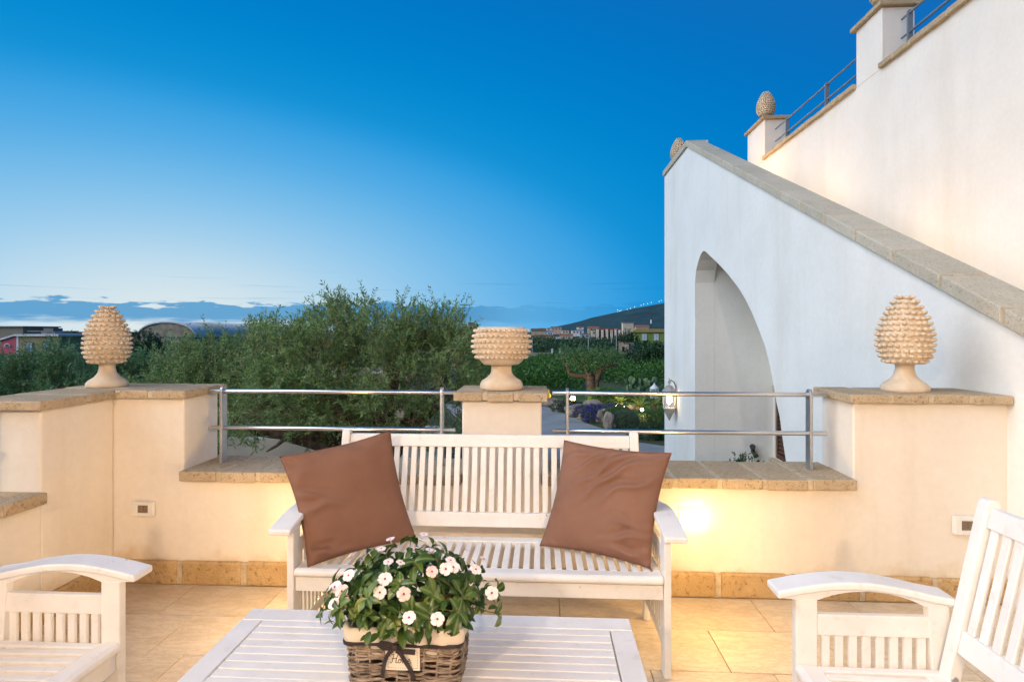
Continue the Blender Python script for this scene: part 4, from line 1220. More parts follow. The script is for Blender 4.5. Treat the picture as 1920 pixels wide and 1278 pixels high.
# card with stitched border and script word
cz, ct = 0.105, 0.0016
cfy = -(BD_ + (RD - BD_) * (cz / RH)) - 0.0105
tilt = (RD - BD_) / RH
def cardpt(x, z, d=0.0): return (x, cfy - d - (z - cz) * tilt, z)
q = MB(); cx0, cx1, cz0, cz1 = -0.043, 0.048, 0.072, 0.133
vs = [cardpt(cx0, cz0), cardpt(cx1, cz0), cardpt(cx1, cz1), cardpt(cx0, cz1)] + [cardpt(cx0, cz0, ct), cardpt(cx1, cz0, ct), cardpt(cx1, cz1, ct), cardpt(cx0, cz1, ct)]
q.add(vs, [(3, 2, 1, 0), (4, 5, 6, 7), (0, 1, 5, 4), (1, 2, 6, 5), (2, 3, 7, 6), (3, 0, 4, 7)])
card = part('card', q, M['card'], bk, world=False, recalc=True)
q = MB()
bx0, bx1, bz0, bz1 = cx0 + 0.007, cx1 - 0.006, cz0 + 0.006, cz1 - 0.007
def dash(xa, za, xb, zb): q.tube([cardpt(xa, za, ct + .0002), cardpt(xb, zb, ct + .0002)], 0.0006, 4)
for i in range(13):
    x = bx0 + (bx1 - bx0) * i / 13
    dash(x + .0007, bz0, x + .0036, bz0); dash(x + .0007, bz1, x + .0036, bz1)
for i in range(7):
    z = bz0 + (bz1 - bz0) * i / 7
    dash(bx0, z + .0008, bx0, z + .0032); dash(bx1, z + .0008, bx1, z + .0032)
part('stitched_border', q, M['ink'], card, world=False)
def smooth_stroke(pts, k=5):
    P = [Vector((p[0], p[1], 0)) for p in pts]; out = []
    for i in range(len(P) - 1):
        p0 = P[max(i - 1, 0)]; p1 = P[i]; p2 = P[i + 1]; p3 = P[min(i + 2, len(P) - 1)]
        for j in range(k):
            u = j / k
            out.append(0.5 * ((2 * p1) + (p2 - p0) * u + (2 * p0 - 5 * p1 + 4 * p2 - p3) * u * u + (3 * p1 - p0 - 3 * p2 + p3) * u ** 3))
    return out + [P[-1]]
# script "Home": letters in units of x-height = 1
H_ = [[(0.25, 1.75), (0.0, 1.65), (-0.05, 1.95), (0.25, 2.15), (0.75, 2.05), (1.0, 2.1), (0.85, 1.3), (0.65, 0.4), (0.45, 0.02), (0.15, 0.05)],
      [(2.1, 2.2), (1.85, 1.75), (1.65, 1.0), (1.5, 0.3), (1.55, 0.02), (1.8, 0.1), (1.95, 0.3)],
      [(0.55, 1.0), (0.85, 1.15), (1.2, 1.08), (1.7, 1.2)],
      [(2.55, 0.98), (2.2, 0.75), (2.1, 0.3), (2.3, 0.02), (2.6, 0.15), (2.75, 0.6), (2.6, 0.95), (2.5, 0.85), (2.75, 0.72), (3.0, 0.82)],
      [(3.0, 0.82), (3.15, 0.97), (3.12, 0.5), (3.0, 0.0)], [(3.05, 0.35), (3.35, 0.92), (3.58, 0.92), (3.52, 0.45), (3.42, 0.0)], [(3.48, 0.35), (3.78, 0.92), (4.02, 0.92), (3.97, 0.45), (3.92, 0.1), (4.1, 0.05), (4.3, 0.35)],
      [(4.35, 0.42), (4.7, 0.58), (4.8, 0.85), (4.58, 0.98), (4.38, 0.7), (4.38, 0.25), (4.6, 0.0), (4.9, 0.1), (5.15, 0.4)]]
q = MB(); u_ = 0.0112; ox, oz = -0.0325, 0.0915
for st_ in H_:
    pts = smooth_stroke(st_)
    q.tube([cardpt(ox + p.x * u_ + 0.15 * p.y * u_ * 0.3, oz + p.y * u_ * 0.98, ct + 0.0001) for p in pts], [0.00072 + 0.00042 * abs(math.sin(i * 0.33)) for i in range(len(pts))], 4)
part('lettering', q, M['ink'], card, world=False)

pot = thing('plant_pot', 'dark plastic plant pot inside the left of the willow basket', 'pot', (KX - 0.045, KY, TZ + 0.010))
q = MB(); q.lathe([(0.0, 0), (0.060, 0), (0.078, 0.165), (0.083, 0.166), (0.083, 0.176), (0.076, 0.176), (0.072, 0.155), (0, 0.154)], 32); part('pot_body', q, M['potbrown'], pot, smooth=True, world=False)
q = MB(); q.lathe([(0.0, 0.164), (0.05, 0.163), (0.0725, 0.158)], 24); part('soil', q, M['soil'], pot, world=False)
pot = thing('plant_pot', 'orange terracotta pot showing its rim at the right of the willow basket', 'pot', (KX + 0.092, KY + 0.008, TZ + 0.010))
q = MB(); q.lathe([(0.0, 0), (0.040, 0), (0.050, 0.160), (0.056, 0.161), (0.057, 0.186), (0.050, 0.187), (0.047, 0.165), (0, 0.164)], 28); part('pot_body', q, M['terracotta'], pot, smooth=True, world=False)
q = MB(); q.lathe([(0.0, 0.172), (0.03, 0.171), (0.047, 0.166)], 20); part('soil', q, M['soil'], pot, world=False)

# ---- periwinkle
pl = thing('flowering_plant', 'white periwinkle plant with red flower eyes filling the basket', 'plant', (KX, KY, TZ + 0.165))
def leaf_mesh(kind):
    """obovate leaf, base at origin, along +Y, arched"""
    vs = []; n = 7
    arch = (0.10, 0.22, 0.34)[kind]; fold = (0.16, 0.22, 0.10)[kind]; wv = (0.225, 0.255, 0.21)[kind]
    for i in range(n + 1):
        s = i / n
        w = wv * (math.sin(PI * s ** 0.85) ** 0.75) * (0.75 + 0.5 * s) if 0 < i < n else 0.006
        y = s; z = 0.10 * math.sin(s * PI) - arch * s * s
        vs += [(-w, y, z + w * fold * 1.6), (0, y, z), (w, y, z + w * fold * 1.6)]
    fs = []
    for i in range(n):
        a = i * 3; fs += [(a, a + 1, a + 4, a + 3), (a + 1, a + 2, a + 5, a + 4)]
    b = MB(); b.add([(x * 0.047, y * 0.047, z * 0.047) for x, y, z in vs], fs)
    return b.mesh('leaf', M['pleaf'], None, True)
LM = [leaf_mesh(i) for i in range(3)]
def orient(d, up, roll=0):
    y = Vector(d).normalized(); x = y.cross(Vector(up))
    if x.length < 1e-4: x = y.orthogonal()
    x.normalize(); z = x.cross(y)
    m = Matrix((x, y, z)).transposed()
    return m @ Matrix.Rotation(roll, 3, 'Y')
CEN = Vector((KX - 0.006, KY + 0.015, TZ + 0.180)); EL = Vector((0.238, 0.195, 0.160))
def dome(az, el):
    return Vector((CEN.x + EL.x * math.cos(el) * math.cos(az), CEN.y + EL.y * math.cos(el) * math.sin(az), CEN.z + EL.z * math.sin(el)))
sts = MB(); nleaf = 0
PB = pl.location
ros = []
ga = PI * (3 - math.sqrt(5)); NR = 46
for i in range(NR):
    sinel = -0.10 + 1.08 * (i + 0.5) / NR
    el = math.asin(min(0.98, sinel)); az = i * ga
    f = random.uniform(0.82, 1.03) if i % 4 else random.uniform(1.0, 1.13)
    if math.sin(az) < -0.3 and el < 0.28: el = 0.28 + random.uniform(0, 0.2); f *= 0.95
    p = CEN + (dome(az, el) - CEN) * f
    ros.append((p, (p - CEN).normalized()))
for p, nrm in ros:
    base = Vector((KX + (p.x - KX) * 0.28 - 0.02, KY + (p.y - KY) * 0.28, TZ + 0.165))
    m_ = base.lerp(p, 0.55) + Vector((0, 0, 0.02))
    sts.tube([base - PB, m_ - PB, p - PB], [0.0022, 0.0018, 0.0012], 5)
    k = random.choice((5, 6, 6, 7)); a0 = random.uniform(0, 6)
    tx = nrm.orthogonal().normalized(); ty = nrm.cross(tx)
    for j in range(k):
        if nleaf >= 298: break
        a = a0 + 2 * PI * j / k + random.uniform(-.25, .25)
        side = tx * math.cos(a) + ty * math.sin(a)
        d = (side * 1.0 + nrm * random.uniform(0.05, 0.55) + Vector((0, 0, -0.15))).normalized()
        o = link('leaf', random.choice(LM), pl, p - PB - nrm * random.uniform(0, 0.022))
        mm = orient(d, nrm + Vector((0, 0, 0.4)), random.uniform(-.3, .3))
        o.rotation_euler = mm.to_euler(); s = random.uniform(0.72, 1.18); o.scale = (s * random.uniform(.9, 1.15), s, s)
        nleaf += 1
part('stems', sts, M['stem'], pl, world=False, smooth=True)
# inner leaves, too many to pick apart
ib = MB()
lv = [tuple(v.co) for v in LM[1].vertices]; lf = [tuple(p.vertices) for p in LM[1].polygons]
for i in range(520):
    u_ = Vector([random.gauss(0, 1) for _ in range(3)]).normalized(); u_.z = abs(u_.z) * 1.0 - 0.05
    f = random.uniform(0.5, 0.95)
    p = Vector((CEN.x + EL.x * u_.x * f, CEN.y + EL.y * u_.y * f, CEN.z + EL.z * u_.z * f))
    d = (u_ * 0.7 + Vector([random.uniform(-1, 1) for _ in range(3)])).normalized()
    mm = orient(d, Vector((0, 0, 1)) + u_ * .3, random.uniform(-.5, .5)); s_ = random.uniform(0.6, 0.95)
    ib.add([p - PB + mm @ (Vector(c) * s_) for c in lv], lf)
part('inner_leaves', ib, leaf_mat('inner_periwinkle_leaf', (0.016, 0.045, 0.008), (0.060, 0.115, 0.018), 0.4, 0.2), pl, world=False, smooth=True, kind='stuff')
# flowers
def petal_mesh(mat):
    b = MB()
    for k in range(5):
        a = 2 * PI * k / 5
        pr = [(0.0030, -0.0020), (0.008, -0.0058), (0.0135, -0.0098), (0.0178, -0.0092), (0.0200, -0.0035), (0.0190, 0.0050), (0.0150, 0.0096), (0.009, 0.0066), (0.0030, 0.0020)]
        zz = [0, 0.0010, 0.0012, 0.0004, 0.0, 0.0008, 0.0016, 0.0014, 0]
        c = math.cos(a); s = math.sin(a)
        vs = [(x * c - y * s, x * s + y * c, z + 0.0004 * k) for (x, y), z in zip(pr, zz)] + [(0.011 * c, 0.011 * s, 0.0018 + 0.0004 * k)]
        b.add(vs, [(i, (i + 1) % 9, 9) for i in range(9)])
    b.tube([(0, 0, 0.0005), (0, 0, -0.018)], [0.0024, 0.0012], 6)
    return b.mesh('flower', mat, None, False)
PM = [petal_mesh(M['petal']), petal_mesh(M['petalpink'])]
b = MB(); b.ball((0, 0, 0.0022), (0.0031, 0.0031, 0.0014), 8, 4); EM = b.mesh('flower_eye', M['eye'], None, True)
FL = [(654, 1078, 0), (626, 1131, 0), (712, 1110, 0), (757, 1113, 1), (810, 1071, 1), (892, 1067, 0), (922, 1111, 0), (767, 1157, 0), (820, 1160, 0), (660, 1040, 0), (732, 1010, 0), (795, 1001, 0), (786, 1008, 0), (833, 1007, 0),
      (728, 1053, 0), (751, 1054, 0), (873, 1030, 0), (907, 1048, 0), (692, 1036, 0), (715, 1028, 0), (777, 1026, 0), (805, 1030, 0), (845, 1050, 0), (836, 1066, 0), (628, 1100, 0), (641, 1108, 1), (722, 1085, 0), (850, 1063, 0)]
camp = Vector((0, 0, EYE))
for (u, v, pk) in FL:
    d = at(u, v, 1.0) - camp
    # meet the leaf dome (scaled a little outward)
    o_ = Vector([(camp[i] - CEN[i]) / (EL[i] * 1.06) for i in range(3)]); dd = Vector([d[i] / (EL[i] * 1.06) for i in range(3)])
    A = dd.dot(dd); B = 2 * o_.dot(dd); Cc = o_.dot(o_) - 1; disc = B * B - 4 * A * Cc
    tt = (-B - math.sqrt(disc)) / (2 * A) if disc > 0 else -B / (2 * A)
    p = camp + d * tt
    nrm = (p - CEN).normalized()
    face = (nrm * 0.5 + Vector((0, 0, 0.50)) + (camp - p).normalized() * (0.75 if v > 1060 else 0.05) + Vector([random.uniform(-.3, .3) for _ in range(3)])).normalized()
    fo = link('flower', PM[pk], pl, p - PB)
    x = face.orthogonal().normalized(); y = face.cross(x)
    mm = Matrix((x, y, face)).transposed() @ Matrix.Rotation(random.uniform(0, 1.2), 3, 'Z')
    fo.rotation_euler = mm.to_euler(); s = random.uniform(0.88, 1.06) * (0.72 if v < 1060 else 0.93); fo.scale = (s, s, s)
    link('flower_eye', EM, fo)

# =================================================================== WALL FITTINGS
for (lab, x) in (('glowing square wall light on the back parapet right of the bench', 0.796), ('square wall light on the back parapet hidden behind the left cushion', -1.135)):
    t = thing('wall_light', lab, 'wall lamp', (x, WY, 0.416), 0, 'square wall lights on the back parapet')
    q = MB(); q.box(x - 0.068, x + 0.068, WY - 0.008, WY - 0.001, 0.366, 0.466); part('housing', q, M['white_plastic'], t, bevel=0.004, recalc=True)
    q = MB(); q.box(x - 0.070, x + 0.070, WY - 0.050, WY - 0.0085, 0.363, 0.469); part('lens', q, M['lamp_glass'], t, bevel=0.014, seg=3, recalc=True)
    lamp('wall_light_bulb', (x, WY - 0.42, 0.38), 8.5, (1.0, 0.62, 0.22), 0.06, parent=t)
for (lab, x, z, s) in (('white socket box with brown cover on the wall left of the bench', -2.221, 0.414, 0.86), ('white socket box with brown cover on the wall behind the right armchair', 2.19, 0.404, 1.0)):
    t = thing('wall_socket', lab, 'socket', (x, WY, z), 0, 'outdoor wall sockets')
    w_, h_ = 0.068 * s, 0.046 * s
    y0_ = WY - 0.003
    q = MB()
    a, b_ = 0.036 * s, 0.025 * s; ya, yb = y0_ - 0.028, y0_
    # frame with a real opening
    q.box(x - w_, x - a, ya, yb, z - h_, z + h_); q.box(x + a, x + w_, ya, yb, z - h_, z + h_); q.box(x - a, x + a, ya, yb, z + b_, z + h_); q.box(x - a, x + a, ya, yb, z - h_, z - b_)
    part('frame', q, M['white_plastic'], t, bevel=0.003, recalc=True)
    q = MB(); q.box(x - a, x + a, ya + 0.010, yb - 0.001, z - b_, z + b_); pp = part('insert', q, M['brown_plastic'], t, recalc=True)
    for k in (-1, 0, 1):
        q = MB(); q.tube([(x, ya + 0.0095, z + k * 0.010 * s), (x, ya + 0.0085, z + k * 0.010 * s)], 0.0026, 8); part('socket_hole', q, M['black'], pp)

# ---- lantern on the stair wall
def lantern(loc, s):
    t = thing('wall_lantern', 'lit wrought metal lantern on the arched staircase wall', 'lantern', loc)
    silver = plain('weathered lantern metal', (0.36, 0.34, 0.31), 0.45)
    L = lambda x, y, z: (x * s, y * s, z * s)
    def hexring(r, z): return [(-0.17 + r * math.cos(PI / 3 * k + PI / 6), r * math.sin(PI / 3 * k + PI / 6), z) for k in range(6)]
    def loft(rings):
        q = MB(); vs = [L(*p) for rg in rings for p in rg]
        q.add(vs, [(i * 6 + k, i * 6 + (k + 1) % 6, (i + 1) * 6 + (k + 1) % 6, (i + 1) * 6 + k) for i in range(len(rings) - 1) for k in range(6)] + [tuple(range(5, -1, -1)), tuple((len(rings) - 1) * 6 + k for k in range(6))])
        return q
    part('roof', loft([hexring(0.185, 0.20), hexring(0.175, 0.215), hexring(0.10, 0.30), hexring(0.095, 0.305), hexring(0.09, 0.33), hexring(0.02, 0.36)]), silver, t, world=False, recalc=True)
    q = MB(); q.tube([L(-0.17, 0, 0.36), L(-0.17, 0, 0.50)], 0.012 * s, 8); q.ball(L(-0.17, 0, 0.42), 0.035 * s, 8, 6); q.ball(L(-0.17, 0, 0.50), 0.018 * s, 8, 6); part('finial', q, silver, t, world=False)
    part('gallery', loft([hexring(0.15, -0.235), hexring(0.155, -0.20), hexring(0.15, -0.19)]), silver, t, world=False, recalc=True)
    part('lower_cone', loft([hexring(0.012, -0.50), hexring(0.03, -0.46), hexring(0.115, -0.30), hexring(0.14, -0.236)]), silver, t, world=False, recalc=True)
    q = MB()
    a, b_ = hexring(0.145, -0.19), hexring(0.165, 0.20)
    for k in range(6): q.tube([L(*a[k]), L(*b_[k])], 0.010 * s, 5)
    part('frame_bars', q, silver, t, world=False)
    for k in range(6):
        q = MB(); j = (k + 1) % 6
        q.add([L(*a[k]), L(*a[j]), L(*b_[j]), L(*b_[k])], [(0, 1, 2, 3)]); part('pane', q, M['glass'], t, world=False)
    q = MB(); q.ball(L(-0.17, 0, 0.02), (0.055 * s, 0.055 * s, 0.14 * s), 12, 8); part('bulb', q, M['bulb'], t, world=False, smooth=True)
    q = MB(); q.box(*[c * s for c in (-0.02, -0.003, -0.05, 0.05, -0.35, 0.30)]); part('back_plate', q, silver, t, world=False, recalc=True)
    q = MB(); q.tube([L(-0.01, 0, 0.30), L(-0.06, 0, 0.43), L(-0.13, 0, 0.47), L(-0.17, 0, 0.44)], 0.012 * s, 7); part('bracket', q, M['black'], t, world=False)
    for (dx, dz, e) in ((-0.17, -0.60, 4.0), (-0.17, 0.02, 0)):
        pass
    lamp('lantern_bulb', (loc[0] - 0.17 * s, loc[1], loc[2] - 0.02 * s), 26, WARM2, 0.06 * s, parent=t)
    return t
lantern((X1 - 0.003, 10.05, 0.19), 0.74)

t = thing('spotlight', 'small black spotlight fixed low inside the arch', 'spotlight', (3.28, AF - 0.05, -0.44))
q = MB(); q.box(3.26, 3.30, AF - 0.022, AF - 0.003, -0.47, -0.41); part('bracket', q, M['black'], t, recalc=True)
q = MB(); q.tube([(3.28, AF - 0.02, -0.43), (3.25, AF - 0.10, -0.37)], [0.03, 0.045], 10); part('head', q, M['black'], t)
q = MB(); q.tube([(3.28, AF - 0.02, -0.45), (3.31, AF - 0.09, -0.53)], [0.025, 0.04], 10); part('head', q, M['black'], t)

# ---- house sconces above and behind the camera, lighting the terrace
for lab, x in (('warm wall sconce on the house facade behind the left armchair', -1.45), ('warm wall sconce on the house facade behind the right armchair', 0.75)):
    t = thing('house_sconce', lab, 'wall lamp', (x, FY0, 2.35), 0, 'sconces on the house facade')
    q = MB(); q.box(x - 0.05, x + 0.05, FY0 + 0.002, FY0 + 0.03, 2.25, 2.45); part('back_plate', q, M['black'], t, bevel=0.004, recalc=True)
    q = MB(); q.tube([(x, FY0 + 0.03, 2.40), (x, FY0 + 0.20, 2.42)], 0.012, 8); part('arm', q, M['black'], t)
    q = MB(); q.ball((x, FY0 + 0.20, 2.32), 0.05, 12, 8); part('bulb', q, M['bulb'], t, smooth=True)
    lamp('sconce_light', (x, FY0 + 0.30, 2.35), 212, (1.0, 0.71, 0.46), 0.07, parent=t)

# =================================================================== OLIVE TREES BEHIND THE PARAPET
def blob(u, v, d, rx, ry, rz):
    p = at(u, v, d); return (p.x, p.y, p.z, rx, ry, rz)
# the big olive, about eight metres off
T0 = at(700, 800, 8.2); T0 = Vector((T0.x, T0.y, GZ))
big = [blob(560, 705, 8.0, 0.95, 0.9, 0.75), blob(680, 690, 8.0, 1.0, 1.0, 0.95), blob(800, 710, 8.2, 0.9, 0.9, 0.85), blob(625, 645, 8.3, 0.65, 0.6, 0.36), blob(735, 655, 8.3, 0.65, 0.6, 0.33), blob(822, 628, 8.3, 0.42, 0.4, 0.34), blob(770, 640, 8.3, 0.4, 0.4, 0.33), blob(510, 645, 8.5, 0.4, 0.4, 0.28),
       blob(505, 690, 8.6, 0.55, 0.6, 0.55), blob(850, 745, 8.0, 0.35, 0.6, 0.45), blob(480, 765, 7.6, 0.50, 0.5, 0.42), blob(760, 775, 7.5, 0.75, 0.6, 0.42), blob(860, 690, 8.4, 0.30, 0.5, 0.5), blob(600, 775, 7.7, 0.6, 0.5, 0.30), blob(690, 785, 7.6, 0.6, 0.5, 0.28), blob(530, 765, 7.9, 0.45, 0.5, 0.28), blob(820, 775, 7.8, 0.45, 0.5, 0.30), blob(848, 665, 8.3, 0.36, 0.4, 0.40), blob(540, 655, 8.6, 0.45, 0.5, 0.32)]
tb = foliage_thing('olive_tree', 'biggest olive tree with dense shoots behind the bench and left steel railing', 'olive tree', T0, big, 3300, 9, 0.070, 0.020, 0.30, M['oliveleaf'],
    [T0, T0 + Vector((0.05, 0, 0.9)), T0 + Vector((-0.10, 0.05, 1.7)), T0 + Vector((0.0, 0, 2.35))], up=0.35, twig_r=0.004, limbs=11, trunk_r=0.30, group='olive trees behind the terrace', shell=0.5, clump=12, spread=0.085)
# a heavy low limb crossing to the left under the crown
q = MB()
limb(q, [T0 + Vector((0.0, 0, 2.2)), at(620, 815, 7.9), at(560, 815, 7.6), at(500, 812, 7.5), at(455, 800, 7.5), at(430, 775, 7.5)], 0.14, 0.03, 8, 0.02)
limb(q, [at(560, 815, 7.6), at(535, 822, 7.4), at(520, 834, 7.3), at(500, 846, 7.3)], 0.05, 0.010, 6, 0.01)
limb(q, [T0 + Vector((0.0, 0, 2.2)), at(760, 800, 8.0), at(810, 770, 7.9), at(850, 740, 7.9)], 0.12, 0.02, 7, 0.02)
part('limb', q, M['bark'], tb, smooth=True)
# long upright shoots that break the outline
us = [(600, 585), (612, 570), (628, 572), (640, 575), (655, 568), (592, 580), (668, 585), (690, 598), (722, 585), (733, 572), (744, 582), (760, 605), (795, 595), (806, 580), (818, 568), (830, 572), (842, 566), (852, 585), (490, 615), (505, 608), (540, 600), (556, 585), (570, 602), (826, 560), (845, 572), (866, 590), (620, 562), (650, 566), (736, 566), (800, 566), (812, 560), (836, 556), (856, 566), (868, 578), (480, 612), (515, 600)]
B = []; D = []; Ls = []
for (u, v) in us:
    for k in range(4):
        p = at(u + random.uniform(-12, 12), v + 55 + random.uniform(-18, 20), 8.2 + random.uniform(-.3, .3)); B.append(p)
        D.append(Vector((random.uniform(-.4, .4) + (0.35 if u > 815 else 0), random.uniform(-.3, .3), 1)).normalized()); Ls.append(random.uniform(0.24, 0.50))
B, D, Ls = np.array(B), np.array(D), np.array(Ls)
V, F, mids, ends = shoots(B, D, Ls, 11, 0.062, 0.020, 0.22)
link('shoot_leaves', npmesh('shoot_leaves', V, F, M['oliveleaf'], np.array(T0)), tb, kind='stuff')
TV, TF = twig_mesh(B, mids, ends, 0.004); link('shoots', npmesh('shoots', TV, TF, M['twig'], np.array(T0)), tb, kind='stuff')

T1 = at(380, 760, 9.4); T1 = Vector((T1.x, T1.y, GZ))
foliage_thing('olive_tree', 'second olive tree, left of the biggest one and right of the corner pine cone', 'olive tree', T1,
    [blob(335, 715, 9.2, 0.50, 0.7, 0.45), blob(420, 700, 9.4, 0.75, 0.8, 0.50), blob(370, 755, 9.0, 0.9, 0.9, 0.45), blob(480, 680, 9.6, 0.45, 0.6, 0.55), blob(295, 745, 9.0, 0.40, 0.6, 0.36), blob(450, 755, 9.0, 0.6, 0.7, 0.5), blob(446, 640, 9.6, 0.10, 0.15, 0.20)],
    1700, 9, 0.064, 0.0205, 0.32, M['oliveleaf'], [T1, T1 + Vector((0.1, 0, 1.0)), T1 + Vector((0, 0, 2.1))], up=0.55, limbs=8, trunk_r=0.18, group='olive trees behind the terrace', shell=0.5, clump=12, spread=0.085)
T2 = at(60, 760, 12.5); T2 = Vector((T2.x, T2.y, GZ))
foliage_thing('olive_tree', 'blue green olive tree left of the corner pine cone, below the pink gabled house', 'olive tree', T2,
    [blob(20, 715, 12.5, 0.95, 1.0, 0.50), blob(110, 705, 12.7, 0.90, 1.0, 0.55), blob(-60, 720, 12.6, 0.8, 0.8, 0.5), blob(60, 745, 12.0, 1.2, 0.9, 0.5), blob(150, 735, 12.3, 0.55, 0.7, 0.42)],
    1500, 8, 0.088, 0.030, 0.36, M['oliveleaf2'], [T2, T2 + Vector((0.1, 0, 1.0)), T2 + Vector((0, 0, 2.2))], up=0.8, limbs=6, trunk_r=0.17, group='olive trees behind the terrace', shell=0.5, clump=10, spread=0.11)
T3 = at(215, 720, 14.0); T3 = Vector((T3.x, T3.y, GZ))
foliage_thing('olive_tree', 'shadowy olive tree directly behind the corner pine cone', 'olive tree', T3,
    [blob(190, 725, 14, 0.7, 0.8, 0.5), blob(250, 715, 14.2, 0.75, 0.8, 0.55), blob(300, 705, 14.4, 0.6, 0.7, 0.5), blob(230, 750, 13.7, 0.9, 0.8, 0.45)],
    1000, 8, 0.09, 0.031, 0.36, M['oliveleaf2'], [T3, T3 + Vector((0.1, 0, 1.0)), T3 + Vector((0, 0, 2.2))], up=0.8, limbs=6, trunk_r=0.15, group='olive trees behind the terrace', shell=0.5, clump=10, spread=0.11)
for k, (lab, u, v, d, w, h) in enumerate((('round dark evergreen tree right of the corner pine cone, before the arched hangar', 268, 655, 30, 0.75, 0.85), ('smaller dark evergreen tree beside the hangar foot', 300, 668, 31, 0.55, 0.55))):
    c = at(u, v, d); b0 = Vector((c.x, c.y, GZ))
    foliage_thing('evergreen_tree', lab, 'tree', b0, [(c.x, c.y, c.z, w, w, h), (c.x + .4 * w, c.y, c.z - .5, w, w, h), (c.x - .3, c.y, c.z - 1.2, w * 1.1, w, h)], 420, 7, 0.14, 0.07, 0.35, M['darkleaf'], [b0, Vector((c.x, c.y, c.z - 0.3))], twig_r=0, limbs=3, trunk_r=0.12, group='dark evergreens on the left')

# dark hedge of trees in front of the left houses, and the far groves: nobody could count these
def mass(name, pts, n, leaf, mat, hscale=1.0):
    """scattered leaf clumps over a list of (x, y, z, rx, ry, rz)"""
    P, u = blob_points(pts, n, 0.6)
    D = unit(u + np.array([0, 0, 0.6]) + rng.normal(0, .5, u.shape))
    k = 4
    PP = np.repeat(P, k, 0) + rng.normal(0, leaf * 0.9, (n * k, 3)); DD = unit(np.repeat(D, k, 0) + rng.normal(0, .5, (n * k, 3)))
    V, F = leaves_from(PP, DD, leaf * rng.uniform(.6, 1.3, n * k), leaf * 0.5 * rng.uniform(.7, 1.2, n * k))
    o = link(name, npmesh(name, V, F, mat), kind='stuff')
    return o
pts = []
for i in range(60):
    u = random.uniform(-80, 420); d = random.uniform(34, 52); c = at(u, 679 + random.uniform(-4, 6), d)
    pts.append((c.x, c.y, c.z - 0.6, random.uniform(1.2, 2.2), 1.5, random.uniform(0.7, 1.1)))
o = mass('hedge', pts, 9000, 0.22, M['darkleaf']); o['label'] = 'dark hedge of trees before the left houses'
pts = []
for i in range(90):
    u = random.uniform(-120, 460); d = random.uniform(15, 32); c = at(u, 690, d)
    pts.append((c.x, c.y, GZ + random.uniform(1.2, 2.3), random.uniform(0.8, 1.5), 1.2, random.uniform(0.7, 1.2)))
o = mass('olive_grove', pts, 13000, 0.13, M['oliveleaf2']); o['label'] = 'grey green olive grove stretching behind the left trees'
pts = []
for i in range(230):
    d = random.uniform(42, 92); u = random.uniform(880, 1330); c = at(u, 700, d)
    if d < 48 and 1060 < u < 1180: continue
    pts.append((c.x, c.y, GZ + random.uniform(0.3, 0.8) - 0.008 * (d - 40), random.uniform(1.2, 2.2), 1.6, random.uniform(0.8, 1.25) - 0.009 * (d - 40)))
o = mass('citrus_grove', pts, 26000, 0.24, M['citrus']); o['label'] = 'dark green citrus grove beyond the garden'
pts = []
for i in range(120):
    d = random.uniform(112, 180); u = random.uniform(950, 1320); c = at(u, 645, d)
    if u > 1180 and d < 158: continue
    pts.append((c.x, c.y, gz(c.x, c.y) + random.uniform(0.2, 0.8), random.uniform(3, 6), 4, random.uniform(0.8, 1.4)))
o = mass('far_wood', pts, 14000, 0.55, M['darkleaf']); o['label'] = 'dark line of trees below the far town'
pts = []
for i in range(140):
    d = random.uniform(60, 170); u = random.uniform(-200, 900); c = at(u, 645, d)
    if u < 150 and d < 75: continue
    pts.append((c.x, c.y, gz(c.x, c.y) + random.uniform(0.5, 1.5), random.uniform(3, 5), 4, random.uniform(1.0, 1.7)))
o = mass('far_wood', pts, 9000, 0.5, M['darkleaf']); o['label'] = 'far trees behind the big olive'

# =================================================================== GARDEN ON THE RIGHT
def rock(label, u, v, d, r, seed, group='boulders edging the path'):
    b = at(u, v, d); loc = Vector((b.x, b.y, GZ))
    bm = bmesh.new(); bmesh.ops.create_icosphere(bm, subdivisions=3, radius=1)
    for w in bm.verts:
        n_ = 1 + 0.30 * mnoise.noise(w.co * 1.3 + Vector((seed, 0, 0))) + 0.13 * mnoise.noise(w.co * 3.1 + Vector((0, seed, 0)))
        w.co = Vector((w.co.x * r[0], w.co.y * r[1], w.co.z * r[2])) * n_
        w.co.z += r[2] * 0.55
    me = bpy.data.meshes.new('boulder'); bm.to_mesh(me); bm.free(); me.materials.append(M['rock'])
    tag(link('boulder', me, None, loc), label, 'boulder', group)
for a in (('low boulder at the far left start of the garden border', 1034, 762, 33, (0.85, 0.5, 0.30), 1), ('pale flat boulder left of the railing post, under the garden spot', 1052, 768, 31.5, (0.5, 0.4, 0.34), 2),
          ('pale rounded boulder between dark plants and purple flowers', 1081, 777, 29, (0.66, 0.5, 0.42), 3), ('pale boulder behind the purple flowers', 1113, 768, 29.6, (0.70, 0.5, 0.50), 4),
          ('brown pointed boulder before the round green bushes', 1129, 788, 26.8, (0.32, 0.35, 0.44), 5), ('tan boulder at the left foot of the round green bushes', 1143, 794, 25.3, (0.30, 0.35, 0.48), 6),
          ('small brown boulder among the purple flowers at the path edge', 1094, 784, 27.8, (0.34, 0.3, 0.20), 9), ('grey boulder beneath the cycads', 1184, 766, 31.5, (0.34, 0.3, 0.16), 11)): rock(*a)
